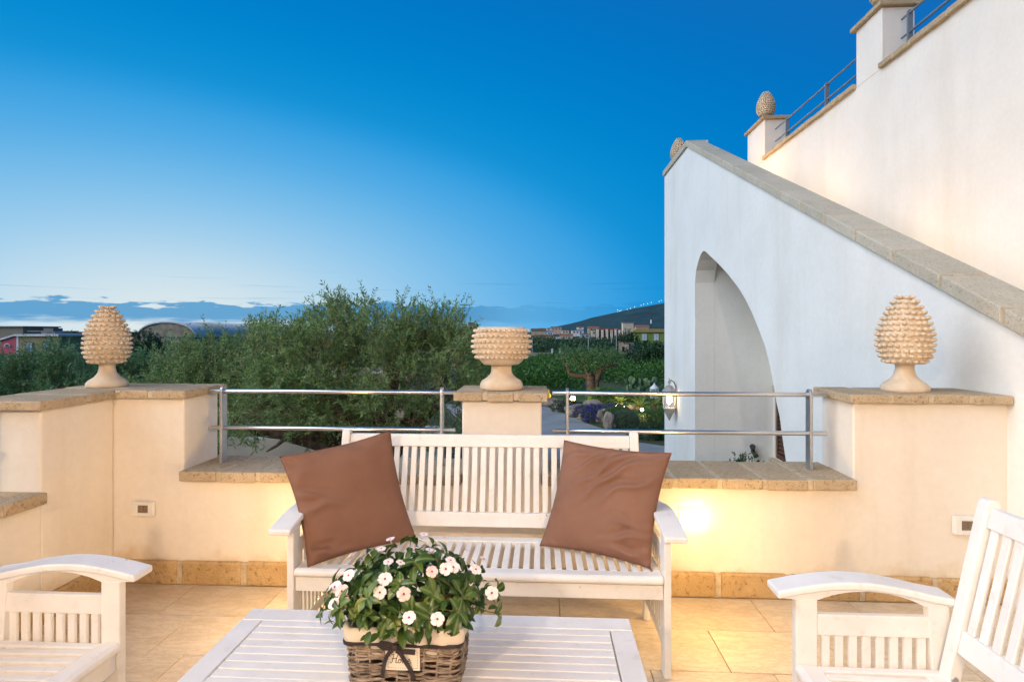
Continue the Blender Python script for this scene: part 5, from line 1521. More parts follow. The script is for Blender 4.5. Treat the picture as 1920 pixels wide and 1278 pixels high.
def bush(name, label, cat, u, v, d, blobs, n, leaf, wd, mat, group=None, sl=0.16, per=5, flowers=None):
    b = at(u, v, d); loc = Vector((b.x, b.y, GZ))
    bl = [(loc.x + x, loc.y + y, GZ + z, rx, ry, rz) for (x, y, z, rx, ry, rz) in blobs]
    t = thing(name, label, cat, loc, group=group)
    P, uu = blob_points(bl, n, 0.72)
    k = P[:, 2] > GZ; P, uu = P[k], uu[k]
    D = unit(uu + np.array([0, 0, 0.45]) + rng.normal(0, .3, uu.shape))
    V, F, m_, e_ = shoots(P, D, sl * rng.uniform(.6, 1.2, len(P)), per, leaf, wd)
    link('foliage', npmesh('foliage', V, F, mat, np.array(loc)), t)
    if flowers:
        fm, fn, fs = flowers
        P, uu = blob_points([(x, y, z, a * 1.06, b_ * 1.06, c * 1.10) for (x, y, z, a, b_, c) in bl], fn, 0.93)
        k = (uu[:, 2] > -0.1) & (P[:, 2] > GZ); P, uu = P[k], uu[k]
        PP = np.repeat(P, 3, 0); DD = unit(np.repeat(uu, 3, 0) + rng.normal(0, .8, (len(P) * 3, 3)))
        V, F = leaves_from(PP, DD, np.full(len(PP), fs), np.full(len(PP), fs * 0.7))
        link('blossom', npmesh('blossom', V, F, fm, np.array(loc)), t)
    return t
PF = (M['purple'], 900, 0.07)
bush('flower_bush', 'purple flowering plant between the two pale boulders', 'flower bush', 1097, 778, 28.6, [(0, 0, 0.2, 0.62, 0.5, 0.36), (0.45, -0.6, 0.12, 0.5, 0.4, 0.28)], 420, 0.06, 0.025, M['shrub'], 'purple flowers along the path', flowers=PF)
bush('flower_bush', 'purple flowering plant behind the pale rounded boulder, below the spot', 'flower bush', 1087, 762, 30.6, [(0, 0, 0.18, 0.70, 0.4, 0.32)], 380, 0.06, 0.025, M['shrub'], 'purple flowers along the path', flowers=PF)
bush('flower_bush', 'largest purple flowering plant spilling over the path edge', 'flower bush', 1114, 785, 27.2, [(0, 0, 0.28, 0.60, 0.5, 0.52), (0.1, -0.3, 0.1, 0.6, 0.4, 0.25)], 480, 0.06, 0.025, M['shrub'], 'purple flowers along the path', flowers=(M['purple'], 1300, 0.07))
bush('flower_bush', 'purple flowering plant behind the round green bushes', 'flower bush', 1147, 768, 28.2, [(0, 0, 0.34, 0.9, 0.5, 0.36)], 420, 0.06, 0.025, M['shrub'], 'purple flowers along the path', flowers=PF)
bush('flower_bush', 'dark low plant with few purple flowers near the path start', 'flower bush', 1066, 774, 30.3, [(0, 0, 0.25, 0.55, 0.45, 0.42), (-0.5, 0.4, 0.2, 0.4, 0.4, 0.38)], 460, 0.06, 0.03, M['darkleaf'], 'purple flowers along the path', flowers=(M['purple'], 160, 0.06))
bush('round_bush', 'rounded fine-leaved green bush nearest the path, lighter than the others', 'bush', 1172, 800, 25.4, [(0, 0, 0.30, 0.62, 0.6, 0.48)], 1700, 0.05, 0.016, M['silver'], 'rounded bushes in the garden border', sl=0.10)
bush('round_bush', 'rounded green bush behind the lighter one', 'bush', 1160, 790, 26.6, [(0, 0, 0.30, 0.80, 0.6, 0.46)], 1900, 0.05, 0.018, M['shrub'], 'rounded bushes in the garden border', sl=0.10)
bush('round_bush', 'rounded green bush under the cycads, close to the house corner', 'bush', 1212, 790, 26.5, [(0, 0, 0.22, 1.0, 0.6, 0.40), (0.9, 0.2, 0.28, 0.9, 0.6, 0.42)], 2300, 0.05, 0.018, M['shrub'], 'rounded bushes in the garden border', sl=0.10)
bush('round_bush', 'loose green shrub at the foot of the twisted olive', 'bush', 1130, 755, 34.5, [(0, 0, 0.3, 0.8, 0.6, 0.50)], 900, 0.08, 0.035, M['shrub'], 'rounded bushes in the garden border', sl=0.2)
bush('round_bush', 'low dark green shrub between the cycads', 'bush', 1180, 755, 34.0, [(0, 0, 0.25, 0.6, 0.5, 0.35), (2.0, 0, 0.4, 0.8, 0.6, 0.5)], 900, 0.08, 0.035, M['citrus'], 'rounded bushes in the garden border', sl=0.2)
b = at(1228, 825, 22.6)
bush('dark_hedge', 'dark reddish low hedge between path and house corner', 'hedge', 1232, 825, 22.8, [(-0.35, 0, 0.2, 0.55, 0.35, 0.36), (0.45, 0, 0.25, 0.6, 0.35, 0.42)], 800, 0.07, 0.035, M['darkleaf'], sl=0.14)
c = Vector((2.98, 8.30, -0.95))
foliage_thing('potted_shrub', 'dark leafy shrub growing inside the arch below the ledge', 'shrub', (2.92, 8.2, GZ), [(2.92, 8.2, -0.80, 0.24, 0.22, 0.28), (2.78, 8.2, -1.0, 0.26, 0.22, 0.30), (3.05, 8.2, -1.05, 0.22, 0.2, 0.34), (2.95, 8.2, -1.6, .28, .25, .5)], 420, 8, 0.065, 0.024, 0.20, M['darkleaf'], [Vector((2.92, 8.2, GZ)), Vector((2.92, 8.2, -1.5))], limbs=4, trunk_r=0.03, up=0.9)

# the twisted specimen olive
O = at(1107, 742, 37.0); O = Vector((O.x, O.y, GZ))
sc = 37.0 / FPX
def op(u, v, dy=0.0):
    p = at(u, v, 37.0 + dy); return p
t = thing('specimen_olive', 'old twisted olive tree with three bare limbs in the lit garden', 'olive tree', O)
q = MB()
limb(q, [Vector((op(1108, 745).x, O.y, GZ)), op(1109, 728), op(1107, 712), op(1103, 702)], 0.40, 0.27, 9, 0.03)
limb(q, [Vector((op(1116, 745).x, O.y + .1, GZ)), op(1117, 728), op(1118, 715), op(1122, 700), op(1129, 692), op(1138, 687), op(1150, 685), op(1160, 684)], 0.28, 0.07, 8, 0.015)
limb(q, [op(1106, 710), op(1098, 705), op(1086, 704), op(1074, 703), op(1067, 698), op(1064, 688), op(1059, 680), op(1054, 670)], 0.22, 0.06, 8, 0.015)
limb(q, [op(1104, 706), op(1100, 697), op(1097, 688), op(1090, 682), op(1083, 677), op(1076, 672)], 0.18, 0.05, 7, 0.012)
limb(q, [op(1100, 704), op(1110, 700), op(1120, 696)], 0.08, 0.05, 6, 0.01)
part('trunk', q, M['bark'], t, smooth=True)
bl = [blob(1068, 668, 37, 0.62, 0.6, 0.50), blob(1090, 672, 37, 0.72, 0.7, 0.62), blob(1112, 676, 37, 0.72, 0.7, 0.70), blob(1134, 670, 37, 0.75, 0.7, 0.55), blob(1154, 670, 37, 0.55, 0.6, 0.50), blob(1060, 660, 37, 0.4, 0.4, 0.3)]
P, uu = blob_points(bl, 620, 0.3); D = unit(uu * .6 + np.array([0, 0, .5]) + rng.normal(0, .4, uu.shape))
V, F, m_, e_ = shoots(P, D, 0.36 * rng.uniform(.5, 1.3, len(P)), 8, 0.12, 0.036)
link('crown', npmesh('crown', V, F, M['oliveleaf2'], np.array(O)), t)

# cycads
def cycad(label, u, v, d, s):
    b = at(u, v, d); loc = Vector((b.x, b.y, GZ))
    t = thing('cycad', label, 'cycad', loc, group='cycads lit from below')
    q = MB(); q.lathe([(0.0, 0), (0.20 * s, 0), (0.24 * s, 0.15 * s), (0.18 * s, 0.30 * s), (0.0, 0.34 * s)], 12); part('trunk', q, M['bark'], t, world=False)
    for k in range(22):
        a = 2 * PI * k / 22 * 2.4; tilt = 0.50 + 0.95 * (k / 22); L = s * random.uniform(0.85, 1.1)
        B = []; D = []; Ls = []
        q = MB(); sp = []
        for i in range(9):
            f = i / 8; r = L * (f * math.sin(tilt)); z = 0.30 * s + L * (f * math.cos(tilt) - 0.45 * f * f * math.sin(tilt))
            sp.append((r * math.cos(a), r * math.sin(a), z))
        q.tube(sp, [0.014 * s * (1 - .7 * i / 8) for i in range(9)], 4)
        for i in range(1, 9):
            p = Vector(sp[i]); tg = (Vector(sp[i]) - Vector(sp[i - 1])).normalized(); sd = tg.cross(Vector((0, 0, 1))).normalized()
            for j in range(3):
                pp = Vector(sp[i - 1]).lerp(p, j / 3)
                for e in (1, -1):
                    dd = (sd * e + tg * 0.7 + Vector((0, 0, 0.25))).normalized(); ll = 0.20 * s * math.sin(PI * (0.15 + 0.75 * (i / 8)))
                    w = tg * 0.012 * s
                    q.add([pp - w, pp + w, pp + dd * ll], [(0, 1, 2)])
        part('frond', q, M['frond'], t, world=False)
cycad('lit cycad left of the pair under the house corner', 1163, 760, 32.3, 0.95)
cycad('lit cycad right of the pair under the house corner', 1200, 771, 30.6, 0.95)
cycad('unlit cycad beside the hanging garden lantern', 1230, 772, 31.0, 0.9)
# prickly pear
b = at(1203, 742, 35.5); loc = Vector((b.x, b.y, GZ))
t = thing('prickly_pear', 'prickly pear cactus with round pads behind the railing', 'cactus', loc)
padm = MB(); padm.ball((0, 0, 0.5), (0.36, 0.085, 0.5), 12, 8); PADM = padm.mesh('pad', M['cactus'], None, True)
def pad(p, s, rx, ry, rz, dep):
    o = link('pad', PADM, t, p); o.rotation_euler = (rx, ry, rz); o.scale = (s,) * 3
    if dep:
        m = Matrix.Translation(p) @ o.rotation_euler.to_matrix().to_4x4()
        for k in range(random.choice((2, 2, 3))):
            q_ = m @ Vector((random.uniform(-.2, .2) * s, 0, s * 0.92))
            pad(q_, s * random.uniform(.75, .95), rx + random.uniform(-.4, .4), ry + random.uniform(-.7, .7), rz + random.uniform(-1, 1), dep - 1)
for k in range(4): pad(Vector((-0.8 + 0.55 * k, random.uniform(-.2, .2), -0.02)), 0.62, random.uniform(-.2, .2), random.uniform(-.3, .3), random.uniform(-.6, .6), 2)

# garden spots, hanging lantern and small yellow post light
def spot(label, u, v, d, e, r=0.06, aim=None, col=(1, 0.66, 0.26)):
    b = at(u, v, d); loc = Vector((b.x, b.y, GZ))
    t = thing('garden_spot', label, 'garden light', loc, group='warm garden spots')
    q = MB(); q.tube([(0, 0, 0), (0, 0, b.z - GZ - r * 0.6)], 0.02, 6); part('spike', q, M['black'], t, world=False)
    q = MB(); q.ball((0, 0, b.z - GZ), r, 10, 8); part('glass', q, M['spotglow'], t, world=False, smooth=True)
    lamp('garden_spot_bulb', (b.x, b.y - 0.22, b.z + 0.1), e, col, 0.06, parent=t)
spot('brightest garden spot left of the twisted olive, behind the railing post', 1074, 747, 34.0, 190, 0.16)
spot('garden spot at the foot of the left cycad', 1157, 759, 31.6, 95, 0.08)
spot('garden spot on the ground right of the left cycad', 1170, 763, 30.2, 30, 0.07)
spot('garden spot at the foot of the right cycad', 1204, 768, 29.4, 95, 0.08)
b = at(1227, 740, 24.0)
t = thing('garden_lantern', 'white hanging lantern near the house corner, seen under the rail', 'lantern', (b.x, b.y, GZ))
wp = plain('white lantern paint', (0.74, 0.74, 0.74), 0.5)
bz = b.z - GZ
q = MB(); q.tube([(0.0, 0.3, 0), (0.0, 0.3, bz + 0.55), (0.0, 0.12, bz + 0.66), (0.0, 0.0, bz + 0.56)], 0.018, 6); part('pole', q, M['black'], t, world=False)
q = MB(); q.lathe([(0.0, 0.52), (0.03, 0.50), (0.05, 0.44), (0.17, 0.33), (0.20, 0.27), (0.17, 0.27), (0.0, 0.40)], 12, (0, 0, bz)); part('roof', q, wp, t, world=False)
q = MB()
for k in range(8):
    a = 2 * PI * k / 8; q.tube([(0.17 * math.cos(a), 0.17 * math.sin(a), bz + 0.28), (0.20 * math.cos(a), 0.20 * math.sin(a), bz + 0.05), (0.16 * math.cos(a), 0.16 * math.sin(a), bz - 0.14)], 0.016, 5)
part('cage', q, wp, t, world=False)
q = MB(); q.ball((0, 0, bz + 0.05), (0.07, 0.07, 0.10), 10, 8); part('bulb', q, emit('dim_bulb', (1, 0.72, 0.5), 1.6), t, world=False, smooth=True)
b = at(1028, 745, 34.0)
t = thing('post_light', 'small yellow lit ornament beside the path start', 'garden light', (b.x, b.y, GZ))
yl = plain('yellow lit ornament', (0.55, 0.38, 0.08), 0.6)
q = MB(); q.lathe([(0.0, 0.0), (0.16, 0.0), (0.13, 0.08), (0.05, 0.16), (0.06, 0.3), (0.15, 0.42), (0.16, 0.55), (0.10, 0.66), (0.04, 0.70), (0.07, 0.80), (0.0, 0.92)], 14); part('body', q, yl, t, world=False, smooth=True)
lamp('post_light_bulb', (b.x, b.y - 0.5, GZ + 0.25), 14, (1, 0.7, 0.25), 0.05, parent=t)

# =================================================================== FAR BUILDINGS
def bld_parts(t, x0, x1, y0, y1, z0, z1, wall, roof, roofkind='flat', wins=(), wincol=None, par=0.25):
    """box house with roof and windows on the side that faces the terrace. wins: (fx, fz, w, h) as fractions"""
    q = MB(); q.box(x0, x1, y0, y1, z0, z1); part('wall', q, wall, t, recalc=True)
    q = MB(); o = 0.02 * (x1 - x0) + 0.1
    if roofkind == 'flat': q.box(x0 - o, x1 + o, y0 - o, y1 + o, z1 + 0.001, z1 + par)
    elif roofkind == 'gable':
        h = (x1 - x0) * 0.16; m = (x0 + x1) / 2
        q.prism([(x0 - o, z1 + .001), (x1 + o, z1 + .001), (m, z1 + h)], 'y', y0 - o, y1 + o)
    elif roofkind == 'ridge':
        h = (y1 - y0) * 0.20; m = (y0 + y1) / 2
        q.prism([(y0 - o, z1 + .001), (y1 + o, z1 + .001), (m, z1 + h)], 'x', x0 - o, x1 + o)
    part('roof', q, roof, t, recalc=True)
    for (fx, fz, w, h) in wins:
        cx = x0 + (x1 - x0) * fx; cz_ = z0 + (z1 - z0) * fz; ww = (x1 - x0) * w / 2; hh = (z1 - z0) * h / 2
        q = MB(); q.box(cx - ww, cx + ww, y0 - 0.10, y0 - 0.002, cz_ - hh, cz_ + hh)
        f_ = part('window', q, wincol or plain('window dark', (0.05, 0.055, 0.06), 0.4), t, recalc=True)
def house_at(label, u0, u1, vt, vb, d, wall, roof, kind='flat', wins=(), wincol=None, name='town_house', cat='house', group=None, depth=None, par=0.3, down=4):
    a, b = at(u0, vt, d), at(u1, vb, d)
    y = (a.y + b.y) / 2; dp = depth or (b.x - a.x) * 0.8
    t = thing(name, label, cat, ((a.x + b.x) / 2, y + dp / 2, b.z), group=group)
    bld_parts(t, a.x, b.x, y, y + dp, b.z - down, a.z, wall, roof, kind, [(w[0], 1 - (1 - w[1]) * 1.0, w[2], w[3]) for w in wins], wincol, par)
    return t
tile_ = plain('terracotta roof', (0.32, 0.14, 0.085), 0.9); tile2 = plain('brown roof', (0.15, 0.095, 0.07), 0.9); conc = plain('grey roof edge', (0.22, 0.21, 0.20), 0.9)
wht = plain('white house', (0.82, 0.81, 0.79)); crm = plain('cream house', (0.74, 0.62, 0.47)); pnk = plain('pinkish house', (0.72, 0.46, 0.36)); tan = plain('tan house', (0.58, 0.44, 0.30)); org = plain('orange brown house', (0.50, 0.28, 0.16)); blu = plain('pale blue house', (0.56, 0.66, 0.74))
G = 'houses of the far town'
TOWN = [
 ('long low brown town house at the left end of the far town', 996, 1024, 620, 629, 300, tan, tile2, 'ridge', ()),
 ('orange brown row of low houses in front at the left of the town', 1003, 1038, 629, 636, 240, org, tile_, 'flat', ((.3, .85, .08, .08), (.7, .85, .08, .08))),
 ('pale blue house beside the orange brown row', 1025, 1037, 621, 629, 270, blu, conc, 'flat', ((.35, .82, .16, .12), (.7, .82, .16, .12))),
 ('white house with terracotta roof above the pale blue house', 1024, 1034, 616, 621, 300, wht, tile_, 'gable', ((.5, .9, .2, .08),)),
 ('pinkish block on the rise behind the white gabled house', 1033, 1053, 613, 622, 330, pnk, conc, 'flat', ((.2, .85, .1, .1), (.5, .85, .1, .1), (.8, .85, .1, .1))),
 ('small white house with pointed gable in front of the town', 1042, 1050, 631, 639, 225, wht, tile_, 'gable', ((.5, .8, .2, .1),)),
 ('beige house with brown roof, right of the small white gable', 1050, 1074, 629, 636, 235, crm, tile_, 'ridge', ((.3, .85, .1, .1), (.7, .85, .1, .1))),
 ('cream house with dark windows in the middle of the town', 1053, 1067, 619, 627, 290, crm, tile_, 'flat', ((.3, .85, .16, .1), (.7, .85, .16, .1))),
 ('wide white house with arches in the town centre', 1072, 1093, 619, 627, 280, wht, conc, 'flat', ((.2, .85, .12, .12), (.5, .85, .12, .12), (.8, .85, .12, .12))),
 ('white house on top behind the wide white one', 1082, 1094, 613, 619, 330, wht, tile_, 'flat', ((.5, .9, .3, .08),)),
 ('grey white low house before the dark trees', 1088, 1107, 626, 633, 240, plain('grey white house', (0.46, 0.48, 0.50)), conc, 'flat', ((.25, .85, .15, .1), (.7, .85, .15, .1))),
 ('tan house with wide roof right of the white houses', 1103, 1123, 615, 622, 310, tan, tile_, 'ridge', ((.3, .9, .1, .08), (.7, .9, .1, .08))),
 ('narrow tan house below the wide roofed one', 1109, 1118, 619, 628, 270, crm, tile2, 'flat', ((.5, .8, .3, .12),)),
 ('plain beige tower block standing above the trees', 1168, 1188, 605, 622, 230, plain('beige tower', (0.74, 0.60, 0.45)), conc, 'flat', ()),
 ('brown roofed house on the skyline right of the beige tower', 1193, 1217, 613, 618, 320, tan, tile_, 'ridge', ()),
 ('low brown house on the skyline near the hill foot', 1010, 1022, 616, 620, 340, org, tile2, 'flat', ()),
]
for (lab, u0, u1, vt, vb, d, wm_, rm, kd, wn) in TOWN: house_at(lab, u0, u1, vt, vb, d, wm_, rm, kd, wn, group=G)
# white terrace of townhouses with red recesses
a, b = at(1120, 617, 235), at(1163, 632, 235)
t = thing('terraced_houses', 'white terraced houses with dark red recesses in the far town', 'houses', ((a.x + b.x) / 2, a.y + 4, b.z))
q = MB(); q.box(a.x, b.x, a.y + 1.2, a.y + 9, b.z - 4, a.z); part('wall', q, plain('dark red recess', (0.22, 0.07, 0.05)), t, recalc=True)
q = MB(); q.box(a.x - .2, b.x + .2, a.y + 0.9, a.y + 9.3, a.z + .001, a.z + .35); part('roof', q, tile_, t, recalc=True)
wd = b.x - a.x
for k, f in enumerate((0.02, 0.22, 0.42, 0.62, 0.80, 0.96)):
    q = MB(); q.box(a.x + f * wd - wd * .05, a.x + f * wd + wd * .05, a.y, a.y + 1.198, b.z - 4, a.z - (0.3 if k % 2 else 0.0)); part('bay', q, plain('cream bay', (0.82, 0.72, 0.60)), t, recalc=True)
# green house close to the staircase corner
a, b = at(1191, 617, 150), at(1262, 642, 150)
t = thing('green_house', 'green house with white shuttered windows left of the staircase wall', 'house', ((a.x + b.x) / 2, a.y + 4, b.z))
grn = plain('olive green wall', (0.24, 0.34, 0.07)); 
zs = a.z - 0.75
q = MB(); q.box(a.x, b.x, a.y, a.y + 8, b.z - 3, zs - .15); part('wall', q, grn, t, recalc=True)
q = MB(); q.box(a.x - .3, b.x + .3, a.y - .3, a.y + 8.3, zs - .149, zs); part('cornice', q, tile_, t, recalc=True)
q = MB(); q.box(a.x, b.x, a.y - 0.05, a.y + 8, zs + .001, a.z + .1); part('parapet', q, plain('yellow parapet', (0.42, 0.33, 0.12)), t, recalc=True)
for f in (0.24, 0.55, 0.86):
    cx = a.x + (b.x - a.x) * f; q = MB(); q.box(cx - .65, cx + .65, a.y - .12, a.y - .002, b.z + 0.6, zs - .5); part('window', q, plain('white shutters', (0.66, 0.68, 0.72)), t, recalc=True)
    q = MB(); q.box(cx - .70, cx - .66, a.y - .13, a.y - .002, b.z + 0.6, zs - .5); q.box(cx - .02, cx + .02, a.y - .14, a.y - .121, b.z + .6, zs - .5); part('window_frame', q, conc, t, recalc=True)
# ruined stone house
a, b = at(1161, 641, 96), at(1189, 666, 96)
t = thing('stone_ruin', 'small ruined stone house with broken wall tops below the green house', 'ruin', ((a.x + b.x) / 2, a.y + 1.2, GZ))
st_ = plain('old rubble stone', (0.62, 0.48, 0.34), 0.95, 0.5, 2.0)
q = MB(); q.prism([(a.x, GZ), (b.x - .9, GZ), (b.x - .9, a.z - .35), (b.x - 1.4, a.z - .1), (a.x + 1.0, a.z - .5), (a.x + .6, a.z), (a.x, a.z - .1)], 'y', a.y, a.y + .5); part('front_wall', q, st_, t, recalc=True)
q = MB(); q.box(b.x - .899, b.x, a.y + .3, a.y + 3, GZ, a.z - .15); part('side_wall', q, plain('grey rubble', (0.30, 0.28, 0.25), 0.95, 0.5, 2.0), t, recalc=True)
q = MB(); q.box(a.x - .1, a.x + .35, a.y - .06, a.y + .6, a.z - .09, a.z + .12); q.box(b.x - 1.5, b.x - .85, a.y - .06, a.y + .6, a.z - .34, a.z - .12); part('tiles', q, tile_, t, recalc=True)
q = MB(); q.box(a.x + .5, a.x + .9, a.y - .03, a.y - .002, GZ + .9, a.z - .8); part('window', q, M['black'], t, recalc=True)
# rubble garden walls and gate pillars
rb = plain('pale rubble wall', (0.52, 0.45, 0.33), 0.95, 0.55, 1.5)
for lab, u0, u1 in (('pale rubble boundary wall left of the gate pillars', 985, 1033), ('pale rubble boundary wall right of the gate pillars', 1052, 1130)):
    a, b = at(u0, 661, 100), at(u1, 668, 100)
    q = MB(); q.box(a.x, b.x, a.y, a.y + .5, GZ, a.z); solo('boundary_wall', q, rb, lab, 'wall', ((a.x + b.x) / 2, a.y, GZ), 'rubble walls by the far gate', recalc=True)
for lab, u in (('left white gate pillar in the distance', 1035.2), ('right white gate pillar in the distance', 1050)):
    a = at(u, 653.5, 99); w_ = .16
    t = thing('gate_pillar', lab, 'pillar', (a.x, a.y, GZ), group='white gate pillars')
    q = MB(); q.box(a.x - w_, a.x + w_, a.y - w_, a.y + w_, GZ, a.z - .12); part('shaft', q, wht, t, recalc=True)
    q = MB(); q.box(a.x - w_ - .05, a.x + w_ + .05, a.y - w_ - .05, a.y + w_ + .05, a.z - .119, a.z); part('cap', q, wht, t, recalc=True)
a, b = at(1012, 668, 88), at(1034, 678, 88)
q = MB(); q.box(a.x, b.x, a.y, a.y + 2.5, GZ, a.z - .6); solo('water_tank', q, blu, 'pale low concrete tank before the far gate', 'tank', ((a.x + b.x) / 2, a.y + 1, GZ), recalc=True)
# poles
for lab, u, vt, vb, d in (('pole just right of the ceramic urn', 998, 632, 662, 105), ('short pole left of the gate', 1029.5, 627, 643, 170), ('tall pole behind the twisted olive', 1103.3, 625, 660, 100), ('tall pole right of the twisted olive', 1146.5, 619, 655, 120), ('tall pole beside the stone ruin', 1155.8, 616, 656, 110)):
    a, b = at(u, vt, d), at(u, vb, d)
    t = thing('utility_pole', lab, 'pole', (a.x, a.y, gz(a.x, a.y)), group='poles before the far town')
    q = MB(); q.tube([(0, 0, 0), (0, 0, a.z - gz(a.x, a.y))], [0.11, 0.075], 6); part('mast', q, plain('pole grey', (0.40, 0.42, 0.42)), t, world=False)
    q = MB(); q.box(-.35, .35, -.04, .04, a.z - gz(a.x, a.y) - .3, a.z - gz(a.x, a.y) - .22); part('crossarm', q, conc, t, world=False)
a = at(1221, 592, 260); t = thing('radio_mast', 'thin radio mast with white antenna above the green house', 'mast', (a.x, a.y, gz(a.x, a.y)))
H0 = a.z - gz(a.x, a.y)
q = MB(); q.tube([(0, 0, 0), (0, 0, H0)], [0.22, 0.10], 6); part('mast', q, M['black'], t, world=False)
q = MB(); q.tube([(0, -.1, H0 - 3.6), (0, -.1, H0 - 1.8)], 0.35, 8); part('antenna', q, wht, t, world=False)
# palms and dark trees in front of the green house
def palm(label, u, v, d, s, h):
    b = at(u, v, d); loc = Vector((b.x, b.y, GZ)); t = thing('palm_tree', label, 'palm', loc, group='palms near the green house'); hz = b.z - GZ
    q = MB(); q.tube([(0, 0, 0), (0.1, 0, hz * .5), (0, 0, hz)], [0.30, 0.24, 0.22], 8); part('trunk', q, M['bark'], t, world=False)
    q = MB()
    for k in range(34):
        a = k * 2.399; tilt = 0.15 + 1.75 * (k / 34); L = s * random.uniform(.8, 1.1)
        sp = [(L * f * math.sin(tilt) * math.cos(a), L * f * math.sin(tilt) * math.sin(a), hz + L * (f * math.cos(tilt) - 0.5 * f * f)) for f in [i / 7 for i in range(8)]]
        q.tube(sp, 0.02, 3)
        for i in range(1, 8):
            p = Vector(sp[i]); tg = (p - Vector(sp[i - 1])).normalized(); sd = tg.cross(Vector((0, 0, 1))).normalized()
            for e in (1, -1):
                ll = .55 * math.sin(PI * (.2 + .7 * i / 7)); q.add([p - tg * .06, p + tg * .06, p + (sd * e * .8 + tg * .5 + Vector((0, 0, -.35))) * ll], [(0, 1, 2)])
    part('fronds', q, M['frond'] if h else M['darkleaf'], t, world=False)
palm('palm with arching fronds in front of the green house', 1212, 650, 80, 1.9, 0)
palm('brownish palm among the dark trees before the town', 1081, 646, 125, 1.6, 1)
for lab, u, v, d, r in (('dense dark tree clump left of the green house', 1176, 634, 128, (1.9, 1.7)), ('dark tree beside the dense clump, nearer the ruin', 1165, 645, 120, (1.4, 1.2)), ('round dark tree by the staircase corner below the palm', 1232, 668, 62, (1.7, 1.3)), ('dark tree under the palm', 1198, 672, 66, (1.6, 1.1))):
    c = at(u, v, d); b0 = Vector((c.x, c.y, GZ))
    foliage_thing('dark_tree', lab, 'tree', b0, [(c.x, c.y, c.z, r[0], r[0], r[1]), (c.x + r[0] * .6, c.y, c.z - r[1] * .6, r[0], r[0], r[1]), (c.x - r[0] * .6, c.y, c.z - r[1] * .7, r[0], r[0], r[1])], 480, 6, 0.28, 0.14, 0.6, M['darkleaf'], [b0, Vector((c.x, c.y, c.z - r[1]))], twig_r=0, limbs=3, trunk_r=0.18, group='dark trees near the green house')

# ---- left: pink and ochre house, low sheds, vaulted hangar, ruined tower
d = 60.0
t = thing('ochre_house', 'ochre house with pink gable side and pale blue shutters at the far left', 'house', (at(60, 640, d).x, at(60, 640, d).y + 3, GZ))
och = plain('ochre wall', (0.40, 0.32, 0.16)); pk = plain('pink wall', (0.62, 0.14, 0.17))
a, b = at(33, 628, d), at(113, 660, d); y = a.y
q = MB(); q.box(a.x, b.x, y, y + 6, GZ, a.z - .12); part('facade', q, och, t, recalc=True)
q = MB(); q.box(a.x - .1, b.x + .25, y - .25, y + 6, a.z - .119, a.z + .10); part('cornice', q, wht, t, recalc=True)
p0 = at(-40, 650, d)
q = MB(); q.prism([(p0.x, GZ), (a.x - .11, GZ), (a.x - .11, a.z - .05), (p0.x, at(0, 650, d).z)], 'y', y - .02, y + 6); part('gable_wall', q, pk, t, recalc=True)
q = MB(); q.prism([(p0.x, at(0, 650, d).z + .001), (a.x - .101, a.z - .049), (a.x - .101, a.z + .12), (p0.x, at(0, 650, d).z + .2)], 'y', y - .2, y + 6); part('gable_roof', q, wht, t, recalc=True)
q = MB(); q.box(a.x - .109, a.x + .13, y - .03, y - .002, GZ, a.z - .13); part('corner_strip', q, wht, t, recalc=True)
for u in (58, 91):
    w0, w1 = at(u - 5.5, 643, d), at(u + 5.5, 658, d)
    q = MB(); q.box(w0.x, w1.x, y - .12, y - .002, w1.z, w0.z); w_ = part('window', q, plain('pale blue shutters', (0.45, 0.60, 0.70)), t, recalc=True)
    q = MB(); q.box((w0.x + w1.x) / 2 - .02, (w0.x + w1.x) / 2 + .02, y - .14, y - .121, w1.z, w0.z); q.box(w0.x - .06, w0.x - .001, y - .13, y - .002, w1.z, w0.z + .06); q.box(w1.x + .001, w1.x + .06, y - .13, y - .002, w1.z, w0.z + .06); part('window_frame', q, conc, w_, recalc=True)
c = at(14, 648, d); q = MB()
q.prism([(c.x + .36 * math.cos(PI * i / 10), c.z - .1 + .34 * math.sin(PI * i / 10)) for i in range(11)], 'y', y - .12, y - .022); w_ = part('arched_window', q, wht, t, recalc=True)
q = MB(); q.prism([(c.x + .24 * math.cos(PI * i / 10), c.z - .06 + .22 * math.sin(PI * i / 10)) for i in range(11)], 'y', y - .135, y - .121); part('pane', q, M['black'], w_, recalc=True)
a2, b2 = at(-30, 613, d + 8), at(47, 640, d + 8); q = MB(); q.box(a2.x, b2.x, a2.y, a2.y + 5, GZ, a2.z); part('upper_block', q, plain('grey ochre', (0.30, 0.26, 0.19)), t, recalc=True)
q = MB(); q.box(a2.x - .2, b2.x + .2, a2.y - .2, a2.y + 5.2, a2.z + .001, a2.z + .12); part('upper_roof', q, conc, t, recalc=True)
a2, b2 = at(62, 620, d + 4), at(105, 634, d + 4); q = MB(); q.box(a2.x + 1, b2.x, a2.y, a2.y + 3, GZ + 3, a2.z - .1); part('roof_room', q, plain('pale roof room', (0.46, 0.44, 0.38)), t, recalc=True)
q = MB(); q.box(a2.x - .4, b2.x + .1, a2.y - .3, a2.y + 3.2, a2.z - .099, a2.z); part('roof_canopy', q, conc, t, recalc=True)
q = MB(); q.box(at(75, 0, d + 4).x, at(94, 0, d + 4).x, a2.y + .5, a2.y + 1.8, a2.z + .001, at(0, 615, d + 4).z); part('roof_tank', q, conc, t, recalc=True)
